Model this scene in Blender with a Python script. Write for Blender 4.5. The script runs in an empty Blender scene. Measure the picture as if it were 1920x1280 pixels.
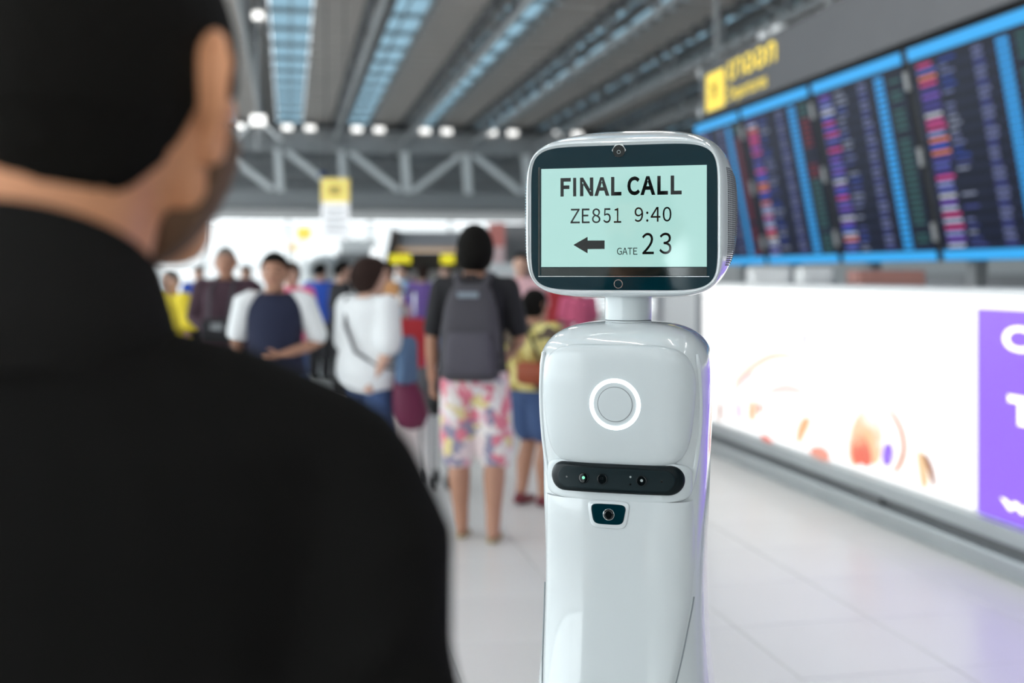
import bpy, bmesh, math, random
from mathutils import Vector, Matrix

random.seed(7)
PI = math.pi
sc = bpy.context.scene
COL = sc.collection

# ------------------------------------------------------------------ camera
F = 2100.0                      # focal length in pixels of the 1920 wide frame
TH = math.atan(420.0 / F)       # camera turned right of the hall axis (+Y)
EYE = 1.45
HOR = 512.0                     # horizon row
cam_d = bpy.data.cameras.new('camera')
cam = bpy.data.objects.new('camera', cam_d)
COL.objects.link(cam)
cam.location = (0, 0, EYE)
cam.rotation_euler = (PI / 2, 0, -TH)
cam_d.sensor_width = 36.0
cam_d.lens = 36.0 * F / 1920.0
cam_d.shift_y = -(640.0 - HOR) / 1920.0
cam_d.clip_start = 0.05
cam_d.clip_end = 300
cam_d.dof.use_dof = True
cam_d.dof.focus_distance = 1.755
cam_d.dof.aperture_fstop = 2.2
sc.camera = cam

# ------------------------------------------------------------------ world: bright overcast sky
W = bpy.data.worlds.new('overcast_sky')
sc.world = W
W.use_nodes = True
bg = W.node_tree.nodes['Background']
bg.inputs[0].default_value = (0.93, 0.97, 1.0, 1)
bg.inputs[1].default_value = 5.0

sc.view_settings.view_transform = 'Standard'
sc.view_settings.look = 'None'
sc.view_settings.exposure = 0.0
sc.view_settings.gamma = 1.0
sc.view_settings.use_curve_mapping = False
sc.cycles.use_denoising = True
sc.cycles.max_bounces = 5
sc.cycles.diffuse_bounces = 3
sc.cycles.glossy_bounces = 3
sc.cycles.transparent_max_bounces = 6
sc.cycles.use_adaptive_sampling = True
sc.cycles.adaptive_threshold = 0.04
sc.cycles.sample_clamp_indirect = 8.0


def at(px, py, d):
    """point seen at pixel (px, py) that stands d metres in front of the camera"""
    xc = (px - 960.0) / F * d
    z = EYE + (HOR - py) / F * d
    return Vector((xc * math.cos(TH) + d * math.sin(TH), d * math.cos(TH) - xc * math.sin(TH), z))


# ------------------------------------------------------------------ materials
MATS = {}


def mat(name, col, rough=0.5, metal=0.0, emit=None, estr=0.0, coat=0.0, spec=0.5, var=0.0, vscale=20.0, bump=0.0, bscale=200.0):
    if name in MATS:
        return MATS[name]
    m = bpy.data.materials.new(name)
    m.use_nodes = True
    nt = m.node_tree
    b = nt.nodes['Principled BSDF']
    b.inputs['Base Color'].default_value = (*col, 1)
    b.inputs['Roughness'].default_value = rough
    b.inputs['Metallic'].default_value = metal
    b.inputs['Specular IOR Level'].default_value = spec
    if coat:
        b.inputs['Coat Weight'].default_value = coat
        b.inputs['Coat Roughness'].default_value = 0.03
    if emit:
        b.inputs['Emission Color'].default_value = (*emit, 1)
        b.inputs['Emission Strength'].default_value = estr
    if var or bump:
        tc = nt.nodes.new('ShaderNodeTexCoord')
    if var:
        n = nt.nodes.new('ShaderNodeTexNoise')
        n.inputs['Scale'].default_value = vscale
        n.inputs['Detail'].default_value = 4
        nt.links.new(tc.outputs['Object'], n.inputs['Vector'])
        r = nt.nodes.new('ShaderNodeMix')
        r.data_type = 'RGBA'
        r.inputs['A'].default_value = (*[c * (1 - var) for c in col], 1)
        r.inputs['B'].default_value = (*[min(1, c * (1 + var)) for c in col], 1)
        nt.links.new(n.outputs['Fac'], r.inputs['Factor'])
        nt.links.new(r.outputs['Result'], b.inputs['Base Color'])
    if bump:
        n2 = nt.nodes.new('ShaderNodeTexNoise')
        n2.inputs['Scale'].default_value = bscale
        nt.links.new(tc.outputs['Object'], n2.inputs['Vector'])
        bp = nt.nodes.new('ShaderNodeBump')
        bp.inputs['Strength'].default_value = bump
        bp.inputs['Distance'].default_value = 0.01
        nt.links.new(n2.outputs['Fac'], bp.inputs['Height'])
        nt.links.new(bp.outputs['Normal'], b.inputs['Normal'])
    MATS[name] = m
    return m


def glass_mat(name, tint, gloss=0.08):
    m = bpy.data.materials.new(name)
    m.use_nodes = True
    nt = m.node_tree
    nt.nodes.remove(nt.nodes['Principled BSDF'])
    t = nt.nodes.new('ShaderNodeBsdfTransparent')
    t.inputs[0].default_value = (*tint, 1)
    g = nt.nodes.new('ShaderNodeBsdfGlossy')
    g.inputs['Roughness'].default_value = 0.02
    x = nt.nodes.new('ShaderNodeMixShader')
    x.inputs[0].default_value = gloss
    nt.links.new(t.outputs[0], x.inputs[1])
    nt.links.new(g.outputs[0], x.inputs[2])
    nt.links.new(x.outputs[0], nt.nodes['Material Output'].inputs[0])
    MATS[name] = m
    return m


def translucent_mat(name, col):
    m = bpy.data.materials.new(name)
    m.use_nodes = True
    nt = m.node_tree
    nt.nodes.remove(nt.nodes['Principled BSDF'])
    t = nt.nodes.new('ShaderNodeBsdfTranslucent')
    t.inputs[0].default_value = (*col, 1)
    nt.links.new(t.outputs[0], nt.nodes['Material Output'].inputs[0])
    MATS[name] = m
    return m


def print_mat(name, attr, strength):
    """backlit / self-luminous print whose flat colours are stored per face"""
    m = bpy.data.materials.new(name)
    m.use_nodes = True
    nt = m.node_tree
    b = nt.nodes['Principled BSDF']
    a = nt.nodes.new('ShaderNodeAttribute')
    a.attribute_name = attr
    b.inputs['Base Color'].default_value = (0.01, 0.01, 0.012, 1)
    b.inputs['Specular IOR Level'].default_value = 0.06
    nt.links.new(a.outputs['Color'], b.inputs['Emission Color'])
    b.inputs['Emission Strength'].default_value = strength
    b.inputs['Roughness'].default_value = 0.3
    MATS[name] = m
    return m


def pattern_mat(name, cols, scale, rough=0.8):
    """printed cloth: cells of flat colours"""
    m = bpy.data.materials.new(name)
    m.use_nodes = True
    nt = m.node_tree
    b = nt.nodes['Principled BSDF']
    b.inputs['Roughness'].default_value = rough
    tc = nt.nodes.new('ShaderNodeTexCoord')
    n = nt.nodes.new('ShaderNodeTexNoise')
    n.inputs['Scale'].default_value = scale
    mx = nt.nodes.new('ShaderNodeMix')
    mx.data_type = 'VECTOR'
    mx.inputs['Factor'].default_value = 0.12
    v = nt.nodes.new('ShaderNodeTexVoronoi')
    v.inputs['Scale'].default_value = scale
    nt.links.new(tc.outputs['Object'], n.inputs['Vector'])
    nt.links.new(tc.outputs['Object'], mx.inputs['A'])
    nt.links.new(n.outputs['Color'], mx.inputs['B'])
    nt.links.new(mx.outputs['Result'], v.inputs['Vector'])
    sp = nt.nodes.new('ShaderNodeSeparateColor')
    nt.links.new(v.outputs['Color'], sp.inputs[0])
    r = nt.nodes.new('ShaderNodeValToRGB')
    r.color_ramp.interpolation = 'CONSTANT'
    el = r.color_ramp.elements
    while len(el) > 1:
        el.remove(el[0])
    for i, c in enumerate(cols):
        e = el[0] if i == 0 else el.new(i / len(cols))
        e.position = i / len(cols)
        e.color = (*c, 1)
    nt.links.new(sp.outputs[0], r.inputs[0])
    nt.links.new(r.outputs[0], b.inputs['Base Color'])
    MATS[name] = m
    return m


# ------------------------------------------------------------------ mesh helpers
class MB:
    def __init__(self):
        self.v = []
        self.f = []
        self.c = []

    def add(self, vs, fs, col=None):
        o = len(self.v)
        self.v += [tuple(p) for p in vs]
        for q in fs:
            self.f.append(tuple(i + o for i in q))
            self.c.append(col)

    def box(self, c, s, rot=None, col=None, ch=0.0):
        x, y, z = s[0] / 2, s[1] / 2, s[2] / 2
        if ch <= 0:
            vs = [Vector((sx * x, sy * y, sz * z)) for sz in (-1, 1) for sy in (-1, 1) for sx in (-1, 1)]
            fs = [(0, 2, 3, 1), (4, 5, 7, 6), (0, 1, 5, 4), (2, 6, 7, 3), (0, 4, 6, 2), (1, 3, 7, 5)]
        else:
            bm = bmesh.new()
            bmesh.ops.create_cube(bm, size=1)
            for q in bm.verts:
                q.co = Vector((q.co.x * s[0], q.co.y * s[1], q.co.z * s[2]))
            bmesh.ops.bevel(bm, geom=bm.edges[:], offset=ch, segments=2, affect='EDGES', profile=0.6)
            bm.verts.index_update()
            vs = [q.co.copy() for q in bm.verts]
            fs = [tuple(q.index for q in fc.verts) for fc in bm.faces]
            bm.free()
        if rot is not None:
            vs = [rot @ p for p in vs]
        c = Vector(c)
        self.add([p + c for p in vs], fs, col)
        return self

    def quad(self, a, b, c, d, col=None):
        self.add([a, b, c, d], [(0, 1, 2, 3)], col)

    def loft(self, rings, cap=True, close=True, col=None):
        n = len(rings[0])
        vs = [p for r in rings for p in r]
        fs = []
        for i in range(len(rings) - 1):
            for j in range(n if close else n - 1):
                k = (j + 1) % n
                fs.append((i * n + j, i * n + k, (i + 1) * n + k, (i + 1) * n + j))
        if cap:
            fs.append(tuple(reversed(range(n))))
            fs.append(tuple(range((len(rings) - 1) * n, len(rings) * n)))
        self.add(vs, fs, col)
        return self

    def tube(self, pts, radii, seg=12, flat=None, col=None, ends=True):
        """tapered limb with rounded ends; flat=(axis, factor) squashes the cross-section"""
        pts = [Vector(p) for p in pts]
        if not isinstance(radii, (list, tuple)):
            radii = [radii] * len(pts)
        P, R = [], []
        d0 = (pts[1] - pts[0]).normalized()
        d1 = (pts[-1] - pts[-2]).normalized()
        if ends:
            for a in (80, 55, 28):
                P.append(pts[0] - d0 * radii[0] * math.sin(math.radians(a)))
                R.append(radii[0] * math.cos(math.radians(a)))
        P += pts
        R += list(radii)
        if ends:
            for a in (28, 55, 80):
                P.append(pts[-1] + d1 * radii[-1] * math.sin(math.radians(a)))
                R.append(radii[-1] * math.cos(math.radians(a)))
        rings = []
        up = None
        for i, p in enumerate(P):
            t = (P[min(i + 1, len(P) - 1)] - P[max(i - 1, 0)]).normalized()
            if up is None:
                up = Vector((0, 0, 1)) if abs(t.z) < 0.9 else Vector((0, 1, 0))
                if flat is not None:
                    up = Vector(flat[0])
            s = t.cross(up).normalized()
            u = s.cross(t).normalized()
            up = u
            k = flat[1] if flat is not None else 1.0
            rings.append([p + (s * math.cos(2 * PI * j / seg) + u * k * math.sin(2 * PI * j / seg)) * R[i] for j in range(seg)])
        self.loft(rings, col=col)
        return self

    def bar(self, a, b, w, h=None):
        """square section member from a to b"""
        a, b = Vector(a), Vector(b)
        h = h or w
        d = b - a
        q = d.to_track_quat('Y', 'Z').to_matrix()
        self.box((a + b) / 2, (w, d.length, h), q)
        return self

    def ellipsoid(self, c, r, seg=16, rings=10, fn=None):
        c = Vector(c)
        R = []
        for i in range(1, rings):
            th = PI * i / rings
            ring = []
            for j in range(seg):
                ph = 2 * PI * j / seg
                d = Vector((math.sin(th) * math.cos(ph), math.sin(th) * math.sin(ph), -math.cos(th)))
                k = fn(d) if fn else 1.0
                ring.append(c + Vector((d.x * r[0] * k, d.y * r[1] * k, d.z * r[2] * k)))
            R.append(ring)
        self.loft(R)
        return self

    def mesh(self, name):
        me = bpy.data.meshes.new(name)
        me.from_pydata(self.v, [], self.f)
        if any(c is not None for c in self.c):
            at_ = me.attributes.new('tint', 'FLOAT_COLOR', 'CORNER')
            for p in me.polygons:
                c = self.c[p.index] or (0, 0, 0)
                for li in p.loop_indices:
                    at_.data[li].color = (*c, 1)
        me.update()
        return me

    def build(self, name, m, parent=None, smooth=False, fixn=True, sharp=None):
        me = self.mesh(name)
        if fixn:
            bm = bmesh.new()
            bm.from_mesh(me)
            bmesh.ops.recalc_face_normals(bm, faces=bm.faces[:])
            bm.to_mesh(me)
            bm.free()
        me.materials.append(m)
        if smooth:
            me.polygons.foreach_set('use_smooth', [True] * len(me.polygons))
            me.set_sharp_from_angle(angle=math.radians(sharp if sharp else 50))
        o = bpy.data.objects.new(name, me)
        COL.objects.link(o)
        if parent:
            o.parent = parent
        return o


def remeshed(mb, name, m, parent, voxel, it=4, fac=0.5, extra=None):
    """union of overlapping volumes into one continuous smooth surface"""
    me = mb.mesh(name)
    bm = bmesh.new()
    bm.from_mesh(me)
    bmesh.ops.recalc_face_normals(bm, faces=bm.faces[:])
    bm.to_mesh(me)
    bm.free()
    t = bpy.data.objects.new('tmp', me)
    COL.objects.link(t)
    r = t.modifiers.new('r', 'REMESH')
    r.mode = 'VOXEL'
    r.voxel_size = voxel
    r.use_smooth_shade = True
    if it:
        s = t.modifiers.new('s', 'SMOOTH')
        s.factor = fac
        s.iterations = it
    dg = bpy.context.evaluated_depsgraph_get()
    dg.update()
    out = bpy.data.meshes.new_from_object(t.evaluated_get(dg))
    bpy.data.objects.remove(t)
    bpy.data.meshes.remove(me)
    out.name = name
    out.materials.clear()
    out.materials.append(m)
    out.polygons.foreach_set('use_smooth', [True] * len(out.polygons))
    o = bpy.data.objects.new(name, out)
    COL.objects.link(o)
    if parent:
        o.parent = parent
    return o


def empty(name, loc=(0, 0, 0), rz=0.0):
    o = bpy.data.objects.new(name, None)
    COL.objects.link(o)
    o.location = loc
    o.rotation_euler = (0, 0, rz)
    o.empty_display_size = 0.1
    return o


def tag(o, label=None, cat=None, group=None, kind=None):
    if label:
        o['label'] = label
    if cat:
        o['category'] = cat
    if group:
        o['group'] = group
    if kind:
        o['kind'] = kind
    return o


def link_copy(me, name, parent, loc, rot=None):
    o = bpy.data.objects.new(name, me)
    COL.objects.link(o)
    if parent:
        o.parent = parent
    o.location = loc
    if rot:
        o.rotation_euler = rot
    return o


def text_mesh(s, fatten=0.0):
    cu = bpy.data.curves.new('t', 'FONT')
    cu.body = s
    cu.offset = fatten
    cu.resolution_u = 4
    t = bpy.data.objects.new('t', cu)
    COL.objects.link(t)
    dg = bpy.context.evaluated_depsgraph_get()
    dg.update()
    me = bpy.data.meshes.new_from_object(t.evaluated_get(dg))
    bpy.data.objects.remove(t)
    bpy.data.curves.remove(cu)
    vs = [tuple(v.co) for v in me.vertices]
    fs = [tuple(p.vertices) for p in me.polygons]
    bpy.data.meshes.remove(me)
    if not vs:
        return [], []
    x0 = min(v[0] for v in vs)
    x1 = max(v[0] for v in vs)
    y0 = min(v[1] for v in vs)
    y1 = max(v[1] for v in vs)
    return [((v[0] - x0) / (x1 - x0), (v[1] - y0) / (y1 - y0)) for v in vs], fs


# ------------------------------------------------------------------ the materials used
M_TILE = mat('floor_tile_gloss', (0.74, 0.725, 0.705), rough=0.30, var=0.05, vscale=1.3)
M_GROUT = mat('floor_grout', (0.55, 0.54, 0.53), rough=0.7)
M_DECK = mat('roof_deck_grey', (0.30, 0.27, 0.25), rough=0.7, var=0.15, vscale=2)
M_RIB = mat('roof_rib_grey', (0.66, 0.60, 0.56), rough=0.6)
M_STEEL_D = mat('truss_dark_steel', (0.13, 0.13, 0.135), rough=0.5, metal=0.2)
M_STEEL = mat('truss_grey_steel', (0.33, 0.335, 0.34), rough=0.5, metal=0.1)
M_STEEL_L = mat('truss_light_steel', (0.88, 0.89, 0.89), rough=0.5)
M_SKY = translucent_mat('skylight_blue_sheet', (0.26, 0.33, 0.365))
M_GLASS = glass_mat('clear_window_glass', (0.95, 0.98, 0.98))
M_MULL = mat('window_mullion_grey', (0.55, 0.57, 0.58), rough=0.5)
M_WALL = mat('wall_light_grey', (0.55, 0.55, 0.55), rough=0.7, var=0.05, vscale=1)
M_BULK = mat('bulkhead_grey', (0.30, 0.30, 0.305), rough=0.7, var=0.1, vscale=0.6)
M_WHITE = mat('white_panel', (0.82, 0.82, 0.82), rough=0.45)
M_ROBOT = mat('robot_white_gloss', (0.66, 0.70, 0.715), rough=0.2, coat=1.0, spec=0.5)
M_ROBOT2 = mat('robot_white_satin', (0.62, 0.665, 0.68), rough=0.3, coat=0.5)
M_SEAM = mat('seam_dark_grey', (0.16, 0.17, 0.18), rough=0.6)
M_BEZEL = mat('bezel_dark_teal_glass', (0.0008, 0.020, 0.029), rough=0.05, spec=0.25)
M_BLACK = mat('sensor_black_plastic', (0.002, 0.007, 0.009), rough=0.3, spec=0.2)
M_BLACK2 = mat('sensor_face_plate', (0.004, 0.013, 0.016), rough=0.45, spec=0.2)
M_LENS = mat('lens_glass_black', (0.003, 0.005, 0.006), rough=0.03, spec=0.5)
M_SCREEN = mat('display_mint_glow', (0.02, 0.03, 0.03), rough=0.05, spec=0.8, emit=(0.42, 0.715, 0.665), estr=0.95)
M_INK = mat('display_ink_black', (0.004, 0.005, 0.005), rough=0.05, spec=0.6)
M_STRIP = mat('display_lower_strip', (0.004, 0.010, 0.010), rough=0.05, spec=0.8)
M_RING = mat('ring_light_white', (0.9, 0.95, 1), rough=0.3, emit=(0.85, 0.95, 1.0), estr=2.0)
M_CHROME = mat('chrome_trim', (0.8, 0.82, 0.82), rough=0.15, metal=1.0)
M_GREEN = mat('green_led', (0.1, 0.5, 0.3), rough=0.3, emit=(0.25, 0.8, 0.5), estr=0.8)
M_GREY_LED = mat('pale_sensor_dot', (0.4, 0.45, 0.45), rough=0.2)
M_RUBBER = mat('black_rubber', (0.02, 0.02, 0.02), rough=0.8)

M_SKIN = mat('skin_warm', (0.80, 0.36, 0.185), rough=0.5, var=0.1, vscale=12)
M_SKIN2 = mat('skin_tan', (0.42, 0.21, 0.135), rough=0.55, var=0.1, vscale=12)
M_SKIN3 = mat('skin_light', (0.60, 0.36, 0.27), rough=0.55, var=0.1, vscale=12)
M_HAIR = mat('hair_black', (0.008, 0.007, 0.006), rough=0.85, spec=0.1, bump=0.4, bscale=160)
M_HAIRB = mat('hair_dark_brown', (0.028, 0.015, 0.012), rough=0.8, spec=0.15, bump=0.3, bscale=120)
M_HAIRG = mat('hair_grey', (0.12, 0.11, 0.10), rough=0.7)
M_STUB = mat('beard_stubble', (0.17, 0.09, 0.05), rough=0.8, var=0.2, vscale=60)
M_SUIT = mat('suit_black_wool', (0.0092, 0.0086, 0.0082), rough=0.9, spec=0.06, bump=0.15, bscale=700)
M_SUITC = mat('suit_collar_black', (0.0155, 0.0145, 0.0138), rough=0.9, spec=0.06)
M_EYE = mat('eye_dark', (0.02, 0.015, 0.012), rough=0.3)
M_LIP = mat('lips', (0.40, 0.17, 0.14), rough=0.5)

# ------------------------------------------------------------------ the setting: floor
XL, XR, YB, YF = -12.0, 15.0, -10.0, 42.0
ZC = 5.95
fl = MB().box(((XL + XR) / 2, (YB + YF) / 2, -0.11), (XR - XL + 0.4, YF - YB + 0.4, 0.18)).build('floor', M_GROUT)
tag(fl, kind='structure')
TS = 0.6


def tile_mesh():
    mb = MB()
    s, e = TS / 2 - 0.002, 0.003
    b = [(-s, -s, -0.03), (s, -s, -0.03), (s, s, -0.03), (-s, s, -0.03)]
    m_ = [(-s, -s, -e), (s, -s, -e), (s, s, -e), (-s, s, -e)]
    t = [(-s + e, -s + e, 0), (s - e, -s + e, 0), (s - e, s - e, 0), (-s + e, s - e, 0)]
    mb.loft([b, m_, t])
    return mb


tm = tile_mesh()
t_me = tm.mesh('tile')
t_me.materials.append(M_TILE)
cells = []
nx, ny = int((XR - XL) / TS), int((YF - YB) / TS)
for i in range(nx):
    for j in range(ny):
        x, y = XL + (i + 0.5) * TS, YB + (j + 0.37) * TS
        d = x * math.sin(TH) + y * math.cos(TH)
        xc = x * math.cos(TH) - y * math.sin(TH)
        key = 1e9
        if d > 1.5:
            px, py = 960 + F * xc / d, HOR + F * EYE / d
            if 560 < px < 1960 and py < 1340:
                key = d
        cells.append((key, x, y))
cells.sort()
for k, x, y in cells[:300]:
    link_copy(t_me, 'tile', fl, (x, y, 0))
rest = MB()
for k, x, y in cells[300:]:
    s = TS / 2 - 0.002
    rest.add([(x - s, y - s, -0.03), (x + s, y - s, -0.03), (x + s, y + s, -0.03), (x - s, y + s, -0.03),
              (x - s, y - s, 0), (x + s, y - s, 0), (x + s, y + s, 0), (x - s, y + s, 0)],
             [(4, 5, 6, 7), (0, 1, 5, 4), (1, 2, 6, 5), (2, 3, 7, 6), (3, 0, 4, 7)])
tag(rest.build('tile_field', M_TILE, fl, fixn=False), kind='stuff')

# ------------------------------------------------------------------ roof: deck strips, skylights, ribs
SKX = [0.05 + 1.98 * k for k in range(-6, 8)]
SKW = 0.76
ceil = empty('ceiling', (0, 0, 0))
tag(ceil, kind='structure')
edges = [XL] + sum([[x - SKW / 2, x + SKW / 2] for x in SKX], []) + [XR]
for i in range(0, len(edges), 2):
    a, b = edges[i], edges[i + 1]
    if b - a < 0.05:
        continue
    p = MB().box(((a + b) / 2, (YB + 36) / 2, ZC + 0.1), (b - a, 36 - YB, 0.16)).build('deck_panel', M_DECK, ceil)
    rb = MB()
    y = YB + 0.2
    while y < 35.8:
        rb.box(((a + b) / 2, y, ZC - 0.03), (b - a - 0.01, 0.26, 0.10))
        y += 0.68
    tag(rb.build('deck_ribs', M_RIB, p, fixn=False), kind='stuff')
pane_me = MB().box((0, 0, 0), (SKW - 0.02, 1.46, 0.02)).mesh('skylight_pane')
pane_me.materials.append(M_SKY)
gb_me = MB().box((0, 0, 0), (SKW, 0.07, 0.07)).mesh('glazing_bar')
gb_me.materials.append(M_STEEL)
for x in SKX:
    sl = empty('skylight', (x, 0, ZC + 0.1))
    sl.parent = ceil
    sl.name = 'skylight'
    MB().box((0, (YB + 36) / 2, 0.0), (0.03, 36 - YB, 0.05)).build('centre_bar', M_STEEL, sl)
    y = YB
    while y < 35.9:
        link_copy(pane_me, 'skylight_pane', sl, (0, y + 0.75, 0.06))
        link_copy(gb_me, 'glazing_bar', sl, (0, y, 0.0))
        y += 1.5

# lengthwise roof trusses hung under the deck
trim_n = 0
for k in range(-6, 7):
    X = 1.32 + 1.98 * k
    if X < XL + 0.3 or X > XR - 0.2:
        continue
    trim_n += 1
    tr = empty('trim_%d' % trim_n, (X, 0, 0))
    tag(tr, 'open steel roof truss running the length of the hall', kind='structure')
    MB().box((0, (YB + 36) / 2, 5.86), (0.16, 36 - YB, 0.14)).build('top_chord', M_STEEL_D, tr)
    MB().tube([(0, YB, 5.25), (0, 36, 5.25)], 0.055, 10, ends=False).build('bottom_chord', M_STEEL, tr, smooth=True)
    MB().box((0.30, (YB + 36) / 2, 5.72), (0.06, 36 - YB, 0.18)).build('cable_tray', M_STEEL_D, tr)
    y = YB + 0.5
    st = MB().bar((0, 0, 5.25), (0, 0, 5.85), 0.06).mesh('strut')
    st.materials.append(M_STEEL)
    dg_ = MB().bar((0, 0, 5.25), (0, 1.25, 5.85), 0.04).mesh('diagonal')
    dg_.materials.append(M_STEEL)
    n = 0
    while y < 35.5:
        link_copy(st, 'strut', tr, (0, y, 0))
        if n % 2 == 0 and y < 30:
            link_copy(dg_, 'diagonal', tr, (0, y, 0))
        y += 2.5
        n += 1

# the crosswise truss at the far end and the bulkhead behind it
trim_n += 1
ct = empty('trim_%d' % trim_n, (0, 33.0, 0))
tag(ct, kind='structure')
MB().box((1.5, 0, 5.28), (26.5, 0.30, 0.62)).build('top_chord', M_STEEL, ct)
MB().box((1.5, 0, 5.68), (26.5, 0.5, 0.12)).build('top_flange', M_STEEL_D, ct)
MB().box((1.5, 0, 3.62), (26.5, 0.28, 0.42)).build('bottom_chord', M_STEEL, ct)
xs = [-11.2 + 1.83 * i for i in range(14)]
for i, x in enumerate(xs):
    MB().bar((x, -0.05, 3.8), (x - 0.08, -0.05, 5.0), 0.24, 0.2).build('vertical_strut', M_STEEL_L, ct)
    if i < len(xs) - 1:
        a = (x + 0.15, -0.05, 4.98)
        b = (x + 1.62, -0.05, 3.85)
        if i in (8, 10):
            a, b = (x + 0.15, -0.05, 3.85), (x + 1.62, -0.05, 4.98)
        MB().bar(a, b, 0.17, 0.16).build('diagonal_strut', M_STEEL_L, ct)
bw = MB().box((1.5, 36.2, 4.75), (27, 0.3, 2.55)).build('wall_bulkhead', M_BULK)
tag(bw, kind='structure')
for i in range(6):
    MB().box((1.5, 36.0, 3.75 + i * 0.42), (27, 0.12, 0.10)).build('bulkhead_rail', M_STEEL, bw)
so = MB().box((1.5, 39.2, 3.55), (27, 6.0, 0.15)).build('trim_soffit', M_WALL)
so.name = 'trim_%d' % (trim_n + 1)
tag(so, kind='structure')
trim_n += 1


# glazed walls: far end, left side, behind the camera
def glazed_wall(name, a, b, z0, z1, step, rows, pane_m=M_GLASS):
    a, b = Vector((*a, 0)), Vector((*b, 0))
    L = (b - a).length
    ang = math.atan2((b - a).y, (b - a).x)
    w = empty(name, a, ang)
    tag(w, kind='structure')
    MB().box((L / 2, 0, z0 + 0.06), (L, 0.14, 0.12)).build('sill', M_MULL, w)
    MB().box((L / 2, 0, z1 - 0.06), (L, 0.14, 0.12)).build('head_rail', M_MULL, w)
    n = max(1, round(L / step))
    st_ = L / n
    mu = MB().box((0, 0, (z0 + z1) / 2), (0.09, 0.16, z1 - z0)).mesh('mullion')
    mu.materials.append(M_MULL)
    pm = MB().box((0, 0, 0), (st_ - 0.09, 0.012, (z1 - z0 - 0.24) / rows - 0.06)).mesh('pane')
    pm.materials.append(pane_m)
    for i in range(n + 1):
        link_copy(mu, 'mullion', w, (i * st_, 0, 0))
    for r in range(rows):
        zr = z0 + 0.12 + (z1 - z0 - 0.24) * (r + 0.5) / rows
        if r:
            MB().box((L / 2, 0, z0 + 0.12 + (z1 - z0 - 0.24) * r / rows), (L, 0.12, 0.06)).build('transom', M_MULL, w)
        for i in range(n):
            link_copy(pm, 'pane', w, ((i + 0.5) * st_, 0, zr))
    return w


glazed_wall('wall_far', (XL, YF), (XR, YF), 0.0, 3.5, 3.0, 2, glass_mat('tinted_far_glass', (0.54, 0.55, 0.55)))  # tint added to dim the daylight that bleeds over the people
glazed_wall('wall_left', (XL, YB), (XL, YF), 0.0, ZC, 4.0, 2)
wb_ = empty('wall_back', (0, YB, 0))
tag(wb_, kind='structure')
M_BACK = mat('wall_back_plaster', (0.62, 0.62, 0.61), rough=0.8, var=0.05, vscale=0.8)
WIN = [(-8.30, -7.00, 1.05, 2.00), (-4.6, -2.6, 2.2, 4.4), (-0.6, 0.2, 2.2, 4.4), (1.4, 3.6, 2.6, 4.2), (5.0, 7.0, 2.6, 4.2)]
xe = XL
for x0, x1, z0, z1 in WIN:
    MB().box(((xe + x0) / 2, 0, ZC / 2), (x0 - xe, 0.24, ZC)).build('wall_panel', M_BACK, wb_)
    MB().box(((x0 + x1) / 2, 0, z0 / 2), (x1 - x0, 0.24, z0)).build('wall_panel', M_BACK, wb_)
    MB().box(((x0 + x1) / 2, 0, (z1 + ZC) / 2), (x1 - x0, 0.24, ZC - z1)).build('wall_panel', M_BACK, wb_)
    MB().box(((x0 + x1) / 2, 0, (z0 + z1) / 2), (x1 - x0, 0.012, z1 - z0)).build('pane', M_GLASS, wb_)
    for q in range(1, 3):
        if x1 - x0 > 1.5:
            MB().box((x0 + (x1 - x0) * q / 3, 0, (z0 + z1) / 2), (0.06, 0.12, z1 - z0)).build('mullion', M_MULL, wb_)
    if z1 - z0 > 1.2:
        MB().box(((x0 + x1) / 2, 0, z0 + (z1 - z0) * 0.62), (x1 - x0, 0.12, 0.06)).build('transom', M_MULL, wb_)
    xe = x1
MB().box(((xe + XR) / 2, 0, ZC / 2), (XR - xe, 0.24, ZC)).build('wall_panel', M_BACK, wb_)
rp_ = MB()  # unseen wedge added to slant the window's glare on the robot display
rp_.add([(-8.35, -0.1, 1.56), (-6.95, -0.1, 2.0), (-6.95, -0.1, 2.05), (-8.35, -0.1, 2.05), (-8.35, 0.13, 1.56), (-6.95, 0.13, 2.0), (-6.95, 0.13, 2.05), (-8.35, 0.13, 2.05)],
        [(0, 1, 2, 3), (4, 7, 6, 5), (0, 4, 5, 1), (1, 5, 6, 2), (2, 6, 7, 3), (3, 7, 4, 0)])
rp_.build('glare_wedge', M_BACK, wb_)
wr = MB().box((XR + 0.1, (YB + YF) / 2, ZC / 2), (0.2, YF - YB, ZC)).build('wall_right', M_WALL)
tag(wr, kind='structure')

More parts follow.
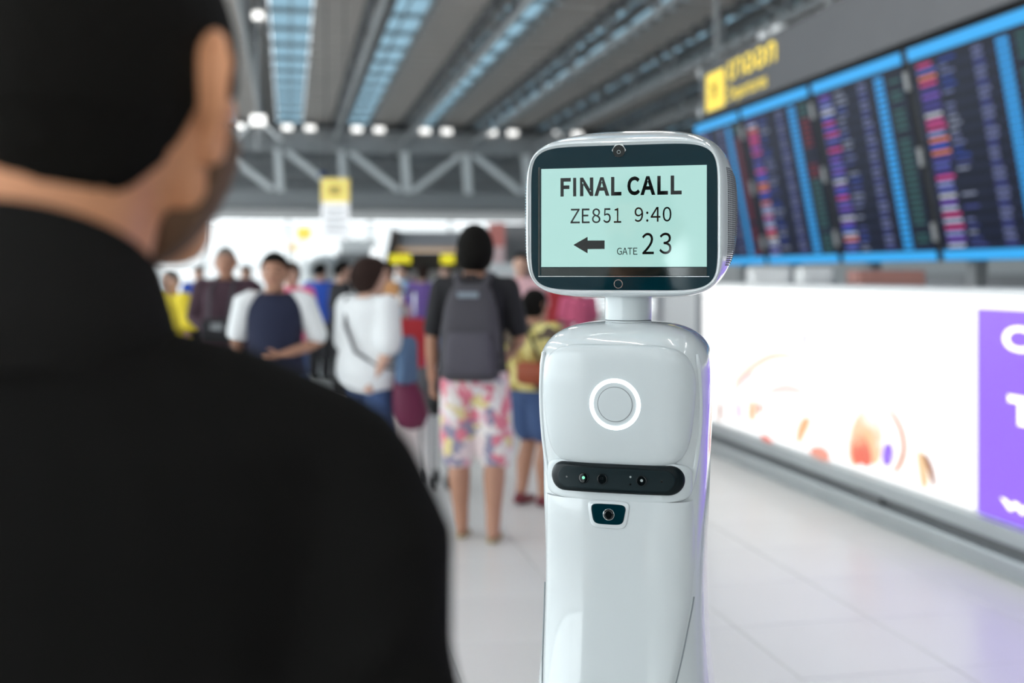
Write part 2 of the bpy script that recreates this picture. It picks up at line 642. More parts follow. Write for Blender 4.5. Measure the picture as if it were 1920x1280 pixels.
# ------------------------------------------------------------------ hall lamps, seen and added
M_LAMP = mat('lamp_lens_white', (0.9, 0.9, 0.9), rough=0.3, emit=(1.0, 0.98, 0.94), estr=1.6)
M_TUBE = mat('tube_lamp_white', (0.9, 0.9, 0.9), rough=0.3, emit=(1.0, 0.985, 0.96), estr=26.0)
M_LAMPH = mat('lamp_housing_grey', (0.35, 0.35, 0.35), rough=0.5, metal=0.3)
pair_names = ['leftmost', 'second leftmost', 'third leftmost', 'middle', 'third rightmost', 'second rightmost', 'rightmost']
fx = [0.05 + 1.98 * k for k in range(-2, 5)]
for i, x in enumerate(fx):
    for s in (-0.32, 0.32):
        lp = empty('floodlight', (x + s + 0.25, 32.75, 5.62))
        tag(lp, '%s floodlight of the %s twin pair atop the far truss' % ('left' if s < 0 else 'right', pair_names[i]), 'floodlight', 'twin floodlights on the far truss')
        MB().box((0, 0.05, 0.08), (0.42, 0.22, 0.16), ch=0.03).build('housing', M_LAMPH, lp)
        MB().box((0, -0.07, 0.0), (0.30, 0.04, 0.15), ch=0.015).build('lens', M_LAMP, lp)
        MB().bar((0, 0.15, 0.12), (0, 0.15, 0.26), 0.05).build('bracket', M_LAMPH, lp)
# linear luminaires under the trusses near and behind the camera
for k, X in enumerate([-4.62, -2.64, -0.66, 1.32, 3.30]):
    for Y in (-8.0, -5.0, -2.0, 1.0, 4.0, 7.0, 10.0):  # forward rows added out of frame to brighten floor and people
        lp = empty('unseen_linear_lamp', (X, Y, 5.02))
        tag(lp, 'unseen long white tube lamp hung under a roof truss overhead', 'lamp', 'unseen tube lamps hung overhead')
        MB().box((0, 0, 0.10), (0.12, 2.0, 0.06), ch=0.01).build('housing', M_LAMPH, lp)
        MB().tube([(0, -0.95, 0.04), (0, 0.95, 0.04)], 0.03, 8, ends=False).build('tube', M_TUBE, lp, smooth=True)
        for yy in (-0.7, 0.7):
            MB().bar((0, yy, 0.12), (0, yy, 0.24), 0.02).build('hanger', M_LAMPH, lp)

# drop pole with two lamps beside the suited man's temple
p0 = at(484, 120, 18.0)
dp = empty('lamp_pole', (p0.x, p0.y, 0))
tag(dp, 'thin grey drop pole carrying two white lamps, beside the leftmost blue skylight', 'lamp')
MB().tube([(0, 0, 3.4), (0, 0, ZC)], 0.035, 10, ends=False).build('pole', M_STEEL, dp, smooth=True)
for py, s in ((30, 0.12), (226, 0.16)):
    z = EYE + (HOR - py) / F * 18.0
    MB().box((0, -0.04, z), (s * 1.5, 0.16, s), ch=0.03).build('lamp_head', M_LAMP, dp)
    MB().box((0, 0.06, z), (s * 1.3, 0.06, s * 0.8), ch=0.01).build('lamp_back', M_LAMPH, dp)
for sx in (-1, 1):
    MB().tube([(0, 0, 3.95), (sx * 0.35, -0.05, 3.6)], 0.03, 8).build('spot_arm', M_STEEL_L, dp, smooth=True)

# ------------------------------------------------------------------ robot
RD = 1.83
rp = at(1176, 600, RD)
robot = empty('service_robot', (rp.x, rp.y, 0), -TH - math.radians(15.5))
tag(robot, 'glossy white service robot with a tablet face reading FINAL CALL', 'robot')


def interp(tab, x):
    if x <= tab[0][0]:
        return tab[0][1]
    for (x0, y0), (x1, y1) in zip(tab, tab[1:]):
        if x <= x1:
            t = (x - x0) / (x1 - x0)
            t = t * t * (3 - 2 * t) if len(tab) < 3 else t
            return y0 + (y1 - y0) * t
    return tab[-1][1]


def smooth_tab(tab):
    """monotone-ish cubic (Catmull-Rom) resampling of a table"""
    out = []
    for i in range(len(tab) - 1):
        p0 = tab[max(i - 1, 0)]
        p1, p2 = tab[i], tab[i + 1]
        p3 = tab[min(i + 2, len(tab) - 1)]
        h = p2[0] - p1[0]
        m1 = (p2[1] - p0[1]) / max(1e-6, p2[0] - p0[0])
        m2 = (p3[1] - p1[1]) / max(1e-6, p3[0] - p1[0])
        for k in range(10):
            t = k / 10
            out.append((p1[0] + h * t, (2 * t**3 - 3 * t**2 + 1) * p1[1] + (t**3 - 2 * t**2 + t) * h * m1 + (-2 * t**3 + 3 * t**2) * p2[1] + (t**3 - t**2) * h * m2))
    out.append(tab[-1])
    return out


A_T = smooth_tab([(0.03, 0.215), (0.12, 0.222), (0.30, 0.198), (0.50, 0.168), (0.66, 0.150), (0.78, 0.1375), (0.834, 0.1325), (0.895, 0.1285), (0.955, 0.127), (1.024, 0.1280), (1.10, 0.1310), (1.15, 0.1325), (1.20, 0.1345), (1.25, 0.137), (1.30, 0.137), (1.372, 0.132)])
D_T = smooth_tab([(0.03, 0.225), (0.12, 0.232), (0.30, 0.220), (0.50, 0.198), (0.66, 0.170), (0.75, 0.148), (0.80, 0.135), (0.85, 0.123), (0.90, 0.1135), (0.95, 0.107), (1.00, 0.104), (1.08, 0.104), (1.115, 0.099), (1.145, 0.096), (1.17, 0.099), (1.20, 0.103), (1.26, 0.106), (1.30, 0.106), (1.372, 0.100)])
N_SE = 3.6
Z_SH, Z_TOP = 1.300, 1.372


def top_scale(z):
    if z <= Z_SH:
        return 1.0
    t = (z - Z_SH) / (Z_TOP - Z_SH)
    return max(0.0, 1 - t ** 2.6) ** (1 / 3.4)


def body_front(u, z):
    a, d = interp(A_T, z), interp(D_T, z)
    s = top_scale(z)
    a, d = a * (0.35 + 0.65 * s) if s < 1 else a, d * s
    k = min(0.999, abs(u) / max(a, 1e-4))
    return 0.012 * (1 - s) - d * (1 - k ** N_SE) ** (1 / N_SE)


def se_ring(a, d, z, n, cy=0.0, seg=96):
    r = []
    for j in range(seg):
        t = 2 * PI * j / seg
        c, s = math.cos(t), math.sin(t)
        r.append(Vector((a * math.copysign(abs(c) ** (2 / n), c), cy + d * math.copysign(abs(s) ** (2 / n), s), z)))
    return r


# body shell
rings = []
z = 0.03
zs = []
while z < Z_SH:
    zs.append(z)
    z += 0.012
zs += [Z_SH + (Z_TOP - Z_SH) * math.sin(PI / 2 * k / 16) for k in range(17)]
for z in zs:
    s = top_scale(z)
    a, d = interp(A_T, z), interp(D_T, z)
    if s < 1:
        a, d = a * max(s, 0.02), d * max(s, 0.02)
    rings.append(se_ring(a, d, z, N_SE if s == 1 else N_SE * (0.75 + 0.25 * s), 0.012 * (1 - s)))
MB().loft(rings).build('body_shell', M_ROBOT, robot, smooth=True, sharp=70)


def patch(name, m, parent, cen, outline, surf, lift, p=6.0, nr=14, na=96, skirt=0.006, smooth=True):
    """plate that lies on a curved surface: outline(angle) gives the edge, lift its proud height"""
    mb = MB()
    cu, cz = cen
    rings = []
    rs = [0.02] + [k / nr for k in range(1, nr)] + [0.965, 0.985, 0.996, 1.0]
    for r in rs:
        ring = []
        for j in range(na):
            ou, oz = outline(2 * PI * j / na)
            u, z = cu + ou * r, cz + oz * r
            e = lift * max(0.0, 1 - r ** (p * 4)) ** (1 / p)
            ring.append(Vector((u, surf(u, z) - e, z)))
        rings.append(ring)
    last = []
    for j in range(na):
        ou, oz = outline(2 * PI * j / na)
        u, z = cu + ou, cz + oz
        last.append(Vector((u, surf(u, z) + skirt, z)))
    rings.append(last)
    mb.loft(rings)
    return mb.build(name, m, parent, smooth=smooth, sharp=60)


def rrect(hu, hz, n=6.0):
    def f(t):
        c, s = math.cos(t), math.sin(t)
        return (hu * math.copysign(abs(c) ** (2 / n), c), hz * math.copysign(abs(s) ** (2 / n), s))
    return f


def capsule(hu, hz):
    L = hu - hz
    per = 4 * L + 2 * PI * hz

    def f(t):
        d = (t / (2 * PI)) * per
        if d < PI * hz / 2:
            a = d / hz
            return (L + hz * math.cos(a), hz * math.sin(a))
        d -= PI * hz / 2
        if d < 2 * L:
            return (L - d, hz)
        d -= 2 * L
        if d < PI * hz:
            a = PI / 2 + d / hz
            return (-L + hz * math.cos(a), hz * math.sin(a))
        d -= PI * hz
        if d < 2 * L:
            return (-L + d, -hz)
        a = -PI / 2 + (d - 2 * L) / hz
        return (L + hz * math.cos(a), hz * math.sin(a))
    return f


# chest panel
def chest_outline(t):
    hu, hz = rrect(0.1185, 0.0955, 5.0)(t)
    k = (hz + 0.0955) / 0.191              # 0 bottom, 1 top
    w = 0.90 + 0.13 * math.sin(min(1, k * 1.15) * PI / 2) - 0.06 * max(0, k - 0.7) / 0.3
    return (hu * w, hz)


chest = patch('chest_panel', M_ROBOT2, robot, (0.0, 1.2445), chest_outline, lambda u, z: body_front(u, min(z, 1.295)), 0.012, p=3.0)


def chest_surf(u, z):
    return body_front(u, z) - 0.0118


def annulus(name, m, parent, cen, r0, r1, surf, lift, na=64):
    mb = MB()
    rings = []
    for r, e in ((r0, -0.004), (r0, lift), ((r0 + r1) / 2, lift * 1.2), (r1, lift), (r1, -0.004)):
        rings.append([Vector((cen[0] + r * math.cos(2 * PI * j / na), surf(cen[0] + r * math.cos(2 * PI * j / na), cen[1] + r * math.sin(2 * PI * j / na)) - e,
                              cen[1] + r * math.sin(2 * PI * j / na))) for j in range(na)])
    mb.loft(rings, cap=False)
    mb.loft([rings[-1], rings[0]], cap=False)
    return mb.build(name, m, parent, smooth=True)


RC = (0.001, 1.249)
rl = annulus('ring_light', M_RING, chest, RC, 0.0335, 0.0395, chest_surf, 0.0012)
annulus('button_seam', M_SEAM, chest, RC, 0.0266, 0.0271, chest_surf, 0.0007)
patch('touch_button', M_ROBOT2, chest, RC, rrect(0.0264, 0.0264, 2.0), chest_surf, 0.0008, na=64)

# brackets beside the visor and the sensor bar
for s in (-1, 1):
    pts = []
    for k in range(13):
        t = k / 12
        zz = 1.118 + t * 0.205
        uu = s * (0.112 + 0.010 * t + 0.008 * math.sin(t * PI))
        pts.append((uu, body_front(uu, min(zz, 1.29)) + 0.002, zz))
    MB().tube(pts, [0.0035] + [0.005] * 11 + [0.003], 10).build('visor_rib', M_ROBOT, robot, smooth=True)
sb = patch('sensor_tray', M_ROBOT2, robot, (0, 1.129), rrect(0.1145, 0.031, 5), body_front, 0.0085)


def tray(u, z):
    return body_front(u, z) - 0.0075


bar = patch('sensor_bar', M_BLACK, robot, (0, 1.1335), capsule(0.105, 0.0225), tray, 0.010, p=2.2, na=120)


def bar_s(u, z):
    return tray(u, z) - 0.0098


plate = patch('face_plate', M_BLACK2, bar, (0, 1.1335), capsule(0.0915, 0.0160), bar_s, 0.0012, p=4, na=120)


def plate_s(u, z):
    return bar_s(u, z) - 0.0012


for u, dotm, dr in ((-0.049, M_GREEN, 0.0024), (-0.0195, M_LENS, 0.002), (0.0415, M_GREY_LED, 0.0022)):
    le = patch('lens', M_LENS, bar, (u, 1.1335), rrect(0.0074, 0.0074, 2), plate_s, 0.0010, na=32)
    annulus('lens_rim', M_BLACK, le, (u, 1.1335), 0.0074, 0.0084, plate_s, 0.0014, na=32)
    patch('lens_core', dotm, le, (u + 0.0003, 1.134), rrect(dr, dr, 2), lambda a, b: plate_s(a, b) - 0.001, 0.0004, na=20)
for u, z, mm in ((0.0245, 1.1385, M_GREY_LED), (0.0245, 1.1275, M_LENS), (-0.076, 1.1335, M_LENS), (0.072, 1.1335, M_LENS)):
    patch('pin_hole', mm, bar, (u, z), rrect(0.0016, 0.0016, 2), plate_s, 0.0004, na=16)

# infrared window below the bar
IC = (-0.010, 1.0795)


def apron_s(u, z):
    return body_front(u, z) - 0.0078



def trap(hu, hz):
    def f(t):
        a, b = rrect(hu, hz, 5)(t)
        return (a * (0.90 + 0.10 * (b / hz)), b)
    return f


fr = patch('infrared_frame', M_ROBOT, robot, (IC[0], IC[1] - 0.001), trap(0.0345, 0.0215), apron_s, 0.0035, p=2)
ir = patch('infrared_window', M_BEZEL, robot, IC, trap(0.0285, 0.0155), lambda u, z: apron_s(u, z) - 0.0033, 0.0008)
patch('infrared_lens', M_LENS, ir, (IC[0] + 0.001, IC[1]), rrect(0.008, 0.008, 2), lambda u, z: apron_s(u, z) - 0.0041, 0.003, p=2, na=32)
annulus('lens_rim', M_CHROME, ir, (IC[0] + 0.001, IC[1]), 0.008, 0.0088, lambda u, z: apron_s(u, z) - 0.0041, 0.0012, na=32)

# front apron: long tongue that narrows towards the base
mb = MB()
rows = []
for k in range(64):
    z = 1.100 - k * (1.100 - 0.16) / 63
    hw = interp([(0.16, 0.060), (0.45, 0.066), (0.66, 0.080), (0.78, 0.098), (0.86, 0.110), (0.94, 0.119), (1.00, 0.1215), (1.10, 0.118)], z)
    cu_ = interp([(0.60, -0.020), (0.78, -0.016), (0.95, -0.004), (1.05, 0.0)], z)
    row = []
    for j in range(41):
        t = -1 + 2 * j / 40
        u = cu_ + hw * t
        e = 0.008 * max(0, 1 - abs(t) ** 30) ** 0.5
        row.append(Vector((u, body_front(u, z) - e + (0.004 if abs(t) == 1 else 0), z)))
    rows.append(row)
mb.loft(rows, cap=False, close=False)
apron = mb.build('front_apron', M_ROBOT, robot, smooth=True, sharp=60)
M_SEAML = mat('seam_pale_grey', (0.30, 0.33, 0.35), rough=0.6)
for s in (0, -1):
    MB().tube([Vector((p.x * 1.012, p.y + 0.0005, p.z)) for p in [r[s] - Vector((0, 0.004, 0)) for r in rows[10:]]], 0.0011, 6).build('apron_seam', M_SEAML, apron, smooth=True)

# base skirt and wheels
MB().loft([se_ring(0.215, 0.215, 0.012, 3), se_ring(0.232, 0.232, 0.02, 3), se_ring(0.236, 0.236, 0.06, 3), se_ring(0.228, 0.228, 0.075, 3)]).build('base_bumper', M_SEAM, robot, smooth=True)
for x, y in ((-0.14, 0), (0.14, 0), (0, 0.15), (0, -0.15)):
    MB().tube([(x - 0.015, y, 0.04), (x + 0.015, y, 0.04)], 0.04, 20, ends=False).build('wheel', M_RUBBER, robot, smooth=True)

# neck
nk = MB()
NR = 0.0385


def circ(r, z, n=48):
    return [Vector((r * math.cos(2 * PI * j / n), 0.01 + r * math.sin(2 * PI * j / n), z)) for j in range(n)]


nk.loft([circ(NR, 1.335), circ(NR, 1.3722), circ(NR - 0.0012, 1.3728), circ(NR - 0.0012, 1.3738), circ(NR, 1.3744), circ(NR, 1.43)])
neck = nk.build('neck', M_ROBOT2, robot, smooth=True, sharp=40)
annulus_n = MB().loft([circ(NR - 0.0008, 1.3726), circ(NR - 0.0008, 1.374)], cap=False).build('neck_seam', M_SEAM, neck, smooth=True)
MB().loft([circ(NR, 1.366), circ(NR + 0.004, 1.3655), circ(NR + 0.0065, 1.361)], cap=False).build('neck_collar', M_ROBOT, neck, smooth=True)

# head
H_T = [  # w, half width, half height, centre z, exponent
    (-0.047, 0.1525, 0.1175, 1.5385, 6.0), (-0.050, 0.1548, 0.1200, 1.5385, 6.0), (-0.048, 0.1572, 0.1230, 1.5388, 5.6), (-0.040, 0.1602, 0.1268, 1.5395, 5.2),
    (-0.025, 0.1640, 0.1308, 1.5415, 4.6), (-0.005, 0.1690, 0.1345, 1.5440, 4.0), (0.018, 0.1728, 0.1375, 1.5465, 3.4), (0.040, 0.1738, 0.1380, 1.5480, 3.0),
    (0.062, 0.1690, 0.1340, 1.5485, 2.8), (0.082, 0.1560, 0.1230, 1.548, 2.7), (0.098, 0.1330, 0.1030, 1.547, 2.6), (0.110, 0.0970, 0.0740, 1.546, 2.5),
    (0.117, 0.0500, 0.0400, 1.545, 2.4), (0.119, 0.0100, 0.0080, 1.545, 2.2)]


def head_ring(w, a, b, zc, n, seg=128):
    r = []
    for j in range(seg):
        t = 2 * PI * j / seg
        c, s = math.cos(t), math.sin(t)
        r.append(Vector((a * math.copysign(abs(c) ** (2 / n), c), w, zc + b * math.copysign(abs(s) ** (2 / n), s))))
    return r


HR = []
for i in range(len(H_T) - 1):
    for k in range(4 if i > 2 else 2):
        t = k / (4 if i > 2 else 2)
        HR.append([a + (b - a) * t for a, b in zip(H_T[i], H_T[i + 1])])
HR.append(H_T[-1])
head = MB().loft([head_ring(*h) for h in HR]).build('head_shell', M_ROBOT, robot, smooth=True, sharp=60)


def flat_plate(name, m, parent, w, cu, cz, outline, th=0.002, na=96, round_e=0.0):
    mb = MB()
    o = [outline(2 * PI * j / na) for j in range(na)]
    mb.loft([[Vector((cu + a, w + th, cz + b)) for a, b in o], [Vector((cu + a, w, cz + b)) for a, b in o],
             [Vector((cu + a * 0.997, w - 0.0006, cz + b * 0.997)) for a, b in o]])
    return mb.build(name, m, parent, smooth=True, sharp=40)


glass = flat_plate('screen_glass', M_BEZEL, head, -0.0475, 0, 1.5385, rrect(0.1500, 0.1155, 7))
DW = -0.0484
disp = MB().box((0.0005, DW, 1.5395), (0.2660, 0.0008, 0.1590)).build('display', M_SCREEN, head)
disp['label'] = 'pale mint display with black flight text'
MB().box((0.0005, DW, 1.4525), (0.2660, 0.0008, 0.0125)).build('lower_strip', M_STRIP, head)
MB().box((0.0, DW, 1.4448), (0.275, 0.0008, 0.0009)).build('bottom_trim_line', M_CHROME, head)
MB().box((-0.1362, DW, 1.534), (0.0030, 0.0008, 0.176)).build('side_trim_line', M_STRIP, head)


def su(px):
    return (px - 1170.5) * 0.000866


def sz(px, py):
    return EYE - (py - HOR) * (1.79 - su(px) * 0.25) / F


def screen_text(s, x0, x1, y0, y1, fat=0.0, name='lettering'):
    vs, fs = text_mesh(s, fat)
    xm = (x0 + x1) / 2
    z1, z0 = sz(xm, y0), sz(xm, y1)
    mb = MB()
    mb.add([(su(x0) + (su(x1) - su(x0)) * a, DW - 0.0006, z0 + (z1 - z0) * b) for a, b in vs], fs)
    return mb.build(name, M_INK, disp, fixn=False)



def glyph_row(glyphs, y0, y1, fat, name):
    """lettering set glyph by glyph; each entry is (character, left, right) in measured widths"""
    mb = MB()
    xm = (glyphs[0][1] + glyphs[-1][2]) / 2
    for ch, x0, x1 in glyphs:
        x0, x1 = 960 + x0 / 2.909, 960 + x1 / 2.909
        wide = chr(ord(ch) + 0xFEE0)          # full-width form of the same character: a plain humanist sans
        if ch == 'I':
            vs, fs = [(0, 0), (1, 0), (1, 1), (0, 1)], [(0, 1, 2, 3)]
        else:
            vs, fs = text_mesh(wide, fat)
        z1, z0 = sz(960 + xm / 2.909, y0), sz(960 + xm / 2.909, y1)
        if ch == ':':
            z1 -= (z1 - z0) * 0.30
        mb.add([(su(x0) + (su(x1) - su(x0)) * a, DW - 0.0006, z0 + (z1 - z0) * b) for a, b in vs], fs)
    return mb.build(name, M_INK, disp, fixn=False)


glyph_row([('F', 275, 332), ('I', 345, 362), ('N', 383, 456), ('A', 462, 544), ('L', 553, 609), ('C', 641, 709), ('A', 711, 791), ('L', 801, 858), ('L', 872, 930)], 332, 367, 0.042, 'headline_lettering')
glyph_row([('Z', 330, 382), ('E', 393, 436), ('8', 449, 495), ('5', 511, 551), ('1', 568, 608)], 391, 418.5, 0.007, 'flight_lettering')
glyph_row([('9', 680, 726), (':', 742, 754), ('4', 766, 818), ('0', 830, 876)], 388.5, 416, 0.007, 'time_lettering')
glyph_row([('G', 585, 612), ('A', 614, 642), ('T', 643, 668), ('E', 673, 695)], 464.5, 477.5, 0.006, 'gate_lettering')
glyph_row([('2', 720, 783), ('3', 812, 876)], 436.5, 476.5, 0.006, 'gate_number')
ar = MB()
apx = [(1079, 459), (1106, 444), (1106, 451), (1138, 451), (1138, 467), (1106, 467), (1106, 475)]
ar.add([(su(x), DW - 0.0006, sz(1110, y)) for x, y in apx], [(0, 1, 6), (2, 3, 4, 5)])
ar.build('arrow_mark', M_INK, disp, fixn=False)


# head cameras
def disc_outline(r):
    return rrect(r, r, 2)


hexo = lambda r: (lambda t: (lambda k: (k * math.cos(t), k * math.sin(t)))(r / max(abs(math.cos(((t) % (PI / 3)) - PI / 6)), 0.5)))
cz = sz(1164, 286)
fc = flat_plate('front_camera', M_CHROME, head, -0.0487, -0.005, cz + 0.003, hexo(0.0098), 0.001, 60)
flat_plate('camera_ring', M_LENS, fc, -0.0500, -0.005, cz + 0.0015, disc_outline(0.0098), 0.001, 40)
flat_plate('camera_lens', M_GREY_LED, fc, -0.0505, -0.005, cz, disc_outline(0.0030), 0.001, 30)
flat_plate('camera_iris', M_LENS, fc, -0.0510, -0.005, cz, disc_outline(0.0022), 0.001, 30)
bb = sz(1160, 532)
bt = flat_plate('home_button', M_CHROME, head, -0.0487, -0.006, bb, disc_outline(0.0072), 0.001, 40)
flat_plate('button_cap', M_BEZEL, bt, -0.0495, -0.006, bb, disc_outline(0.0062), 0.001, 40)

# speaker grille (right side) and vent louvres (left side)


def head_side(w, z):
    for h0, h1 in zip(H_T[1:], H_T[2:]):
        if h0[0] <= w <= h1[0]:
            t = (w - h0[0]) / (h1[0] - h0[0])
            _, a, b, zc, n = [p + (q - p) * t for p, q in zip(h0, h1)]
            k = min(0.999, abs(z - zc) / b)
            return a * (1 - k ** n) ** (1 / n)
    return 0.15


gr = MB()
for i in range(8):
    w = -0.022 + i * 0.0078
    for j in range(46):
        z = 1.463 + j * 0.0034
        if abs(z - 1.5395) > 0.082 - 0.0022 * i:
            continue
        u = head_side(w, z)
        gr.box((u, w, z), (0.0024, 0.0046, 0.0021))
tag(gr.build('speaker_grille', M_SEAM, head, fixn=False), kind='stuff')
lv = MB()
for j in range(34):
    z = 1.455 + j * 0.0049
    pts = [(-head_side(w, z) - 0.0004, w, z) for w in (-0.020, -0.005, 0.012, 0.030, 0.046)]
    lv.tube(pts, 0.0015, 6)
tag(lv.build('vent_louvres', mat('louvre_pale_blue', (0.45, 0.62, 0.70), 0.4), head, fixn=False), kind='stuff')


# ------------------------------------------------------------------ people
def head_fn(d):
    """star-shaped head, facing +y, unit axes; returns a radius factor"""
    k = 1.0
    if d.z < 0:
        k *= 1 - 0.10 * d.z * d.z * (1 if d.y > 0 else 2.2)
        if d.y > 0:
            k *= 1 + 0.10 * (-d.z) * d.y
    if d.y < -0.3 and d.z > -0.2:
        k *= 1.03
    return k


HA = (0.076, 0.099, 0.118)


def hair_mask(d, style):
    y = d.y
    tab = {'short': [(-1, -0.42), (-0.5, -0.38), (-0.15, -0.10), (0.1, 0.14), (0.5, 0.42), (0.8, 0.52), (1, 0.50)],
           'crew': [(-1, -0.68), (-0.6, -0.70), (-0.42, -0.52), (-0.2, -0.12), (-0.02, 0.10), (0.22, -0.12), (0.38, 0.20), (0.7, 0.50), (1, 0.50)],
           'bob': [(-1, -0.9), (-0.5, -0.85), (-0.1, -0.6), (0.2, -0.1), (0.55, 0.40), (1, 0.50)]}[style]
    h = interp(tab, y)
    t = max(0.0, min(1.0, (d.z - h) / 0.10 + 0.5))
    return t * t * (3 - 2 * t)


def torso_sections(inf=0.0, z0=0.78, z1=1.60, waist=0.0, shoulder=0.0):
    T = [(0.78, 0.10, 0.080, 0.0), (0.84, 0.160, 0.112, 0.0), (0.92, 0.170, 0.118, -0.008), (1.00, 0.153, 0.108, -0.002), (1.08, 0.146, 0.102, 0.004), (1.18, 0.158, 0.110, 0.004),
         (1.27, 0.172, 0.116, 0.0), (1.34, 0.176, 0.110, -0.006), (1.385, 0.160, 0.094, -0.012), (1.415, 0.120, 0.078, -0.014), (1.44, 0.078, 0.064, -0.012), (1.465, 0.060, 0.060, -0.004), (1.52, 0.056, 0.058, 0.006), (1.57, 0.056, 0.058, 0.012)]
    out = []
    for z, a, b, c in T:
        if z < z0 - 1e-6 or z > z1 + 1e-6:
            continue
        w = waist * max(0, 1 - abs(z - 1.02) / 0.22)
        s = shoulder * max(0, 1 - abs(z - 1.375) / 0.06)
        out.append([Vector(((a + inf + w + s) * math.cos(2 * PI * j / 24), c + (b + inf + w) * math.sin(2 * PI * j / 24), z)) for j in range(24)])
    return out


def hand(mb, w, fwd, nrm, curl=0.6, s=1.0, side=1):
    """palm, four unequal bent fingers and a thumb off the side of the palm"""
    w, f, n = Vector(w), Vector(fwd).normalized(), Vector(nrm).normalized()
    lat = f.cross(n).normalized()
    n = lat.cross(f).normalized()
    e = w + f * 0.085 * s
    mb.tube([w + f * 0.01, w + f * 0.045 * s, e], [0.026 * s, 0.036 * s, 0.036 * s], 12, flat=(n, 0.42))
    for k, ln in zip((-1.5, -0.5, 0.5, 1.5), (0.060, 0.072, 0.076, 0.066)):
        p = e + lat * k * 0.0185 * s - f * 0.008
        pts = [p - f * 0.012]
        dr = f.copy()
        for q in range(3):
            dr = (dr + n * curl * 0.55).normalized()
            pts.append(pts[-1] + dr * ln * s * (0.46, 0.32, 0.25)[q])
        mb.tube(pts, [0.0090 * s, 0.0088 * s, 0.0082 * s, 0.0070 * s], 8)
    tb = w + f * 0.028 * s + lat * side * 0.026 * s
    d1 = (f * 0.6 + lat * side * 0.75 + n * 0.25).normalized()
    d2 = (f * 0.9 + lat * side * 0.25 + n * 0.35).normalized()
    mb.tube([tb, tb + d1 * 0.036 * s, tb + d1 * 0.036 * s + d2 * 0.03 * s], [0.0125 * s, 0.0105 * s, 0.0085 * s], 8)


def ear(mb, c, s, side, rot):
    """shell-shaped ear: flat lobe with a raised rim and a hollow"""
    def tr(y, z, x):
        v = Vector((side * x, y, z))
        return rot @ (Vector(c) + v)
    pts = []
    N = 22
    ol = []
    for k in range(N):
        t = 2 * PI * k / N
        zz = 0.033 * math.sin(t)
        yy = (0.017 + 0.005 * math.sin(t)) * math.cos(t) - 0.005 * math.sin(t)
        if math.sin(t) < -0.5:
            yy = yy * 0.85 + 0.003
        ol.append((yy * s, zz * s))
    flare = lambda y: 0.016 * max(0, -y / 0.02) * s
    rim = [tr(y, z, 0.006 + flare(y)) for y, z in ol]
    back = [tr(y * 0.9, z * 0.9, -0.011 + flare(y) * 0.4) for y, z in ol]
    inner = [tr(y * 0.62, z * 0.66, 0.001 + flare(y * 0.6)) for y, z in ol]
    mb.loft([back, rim, inner], cap=True)
    mb.tube(rim + [rim[0]], 0.0048 * s, 8)


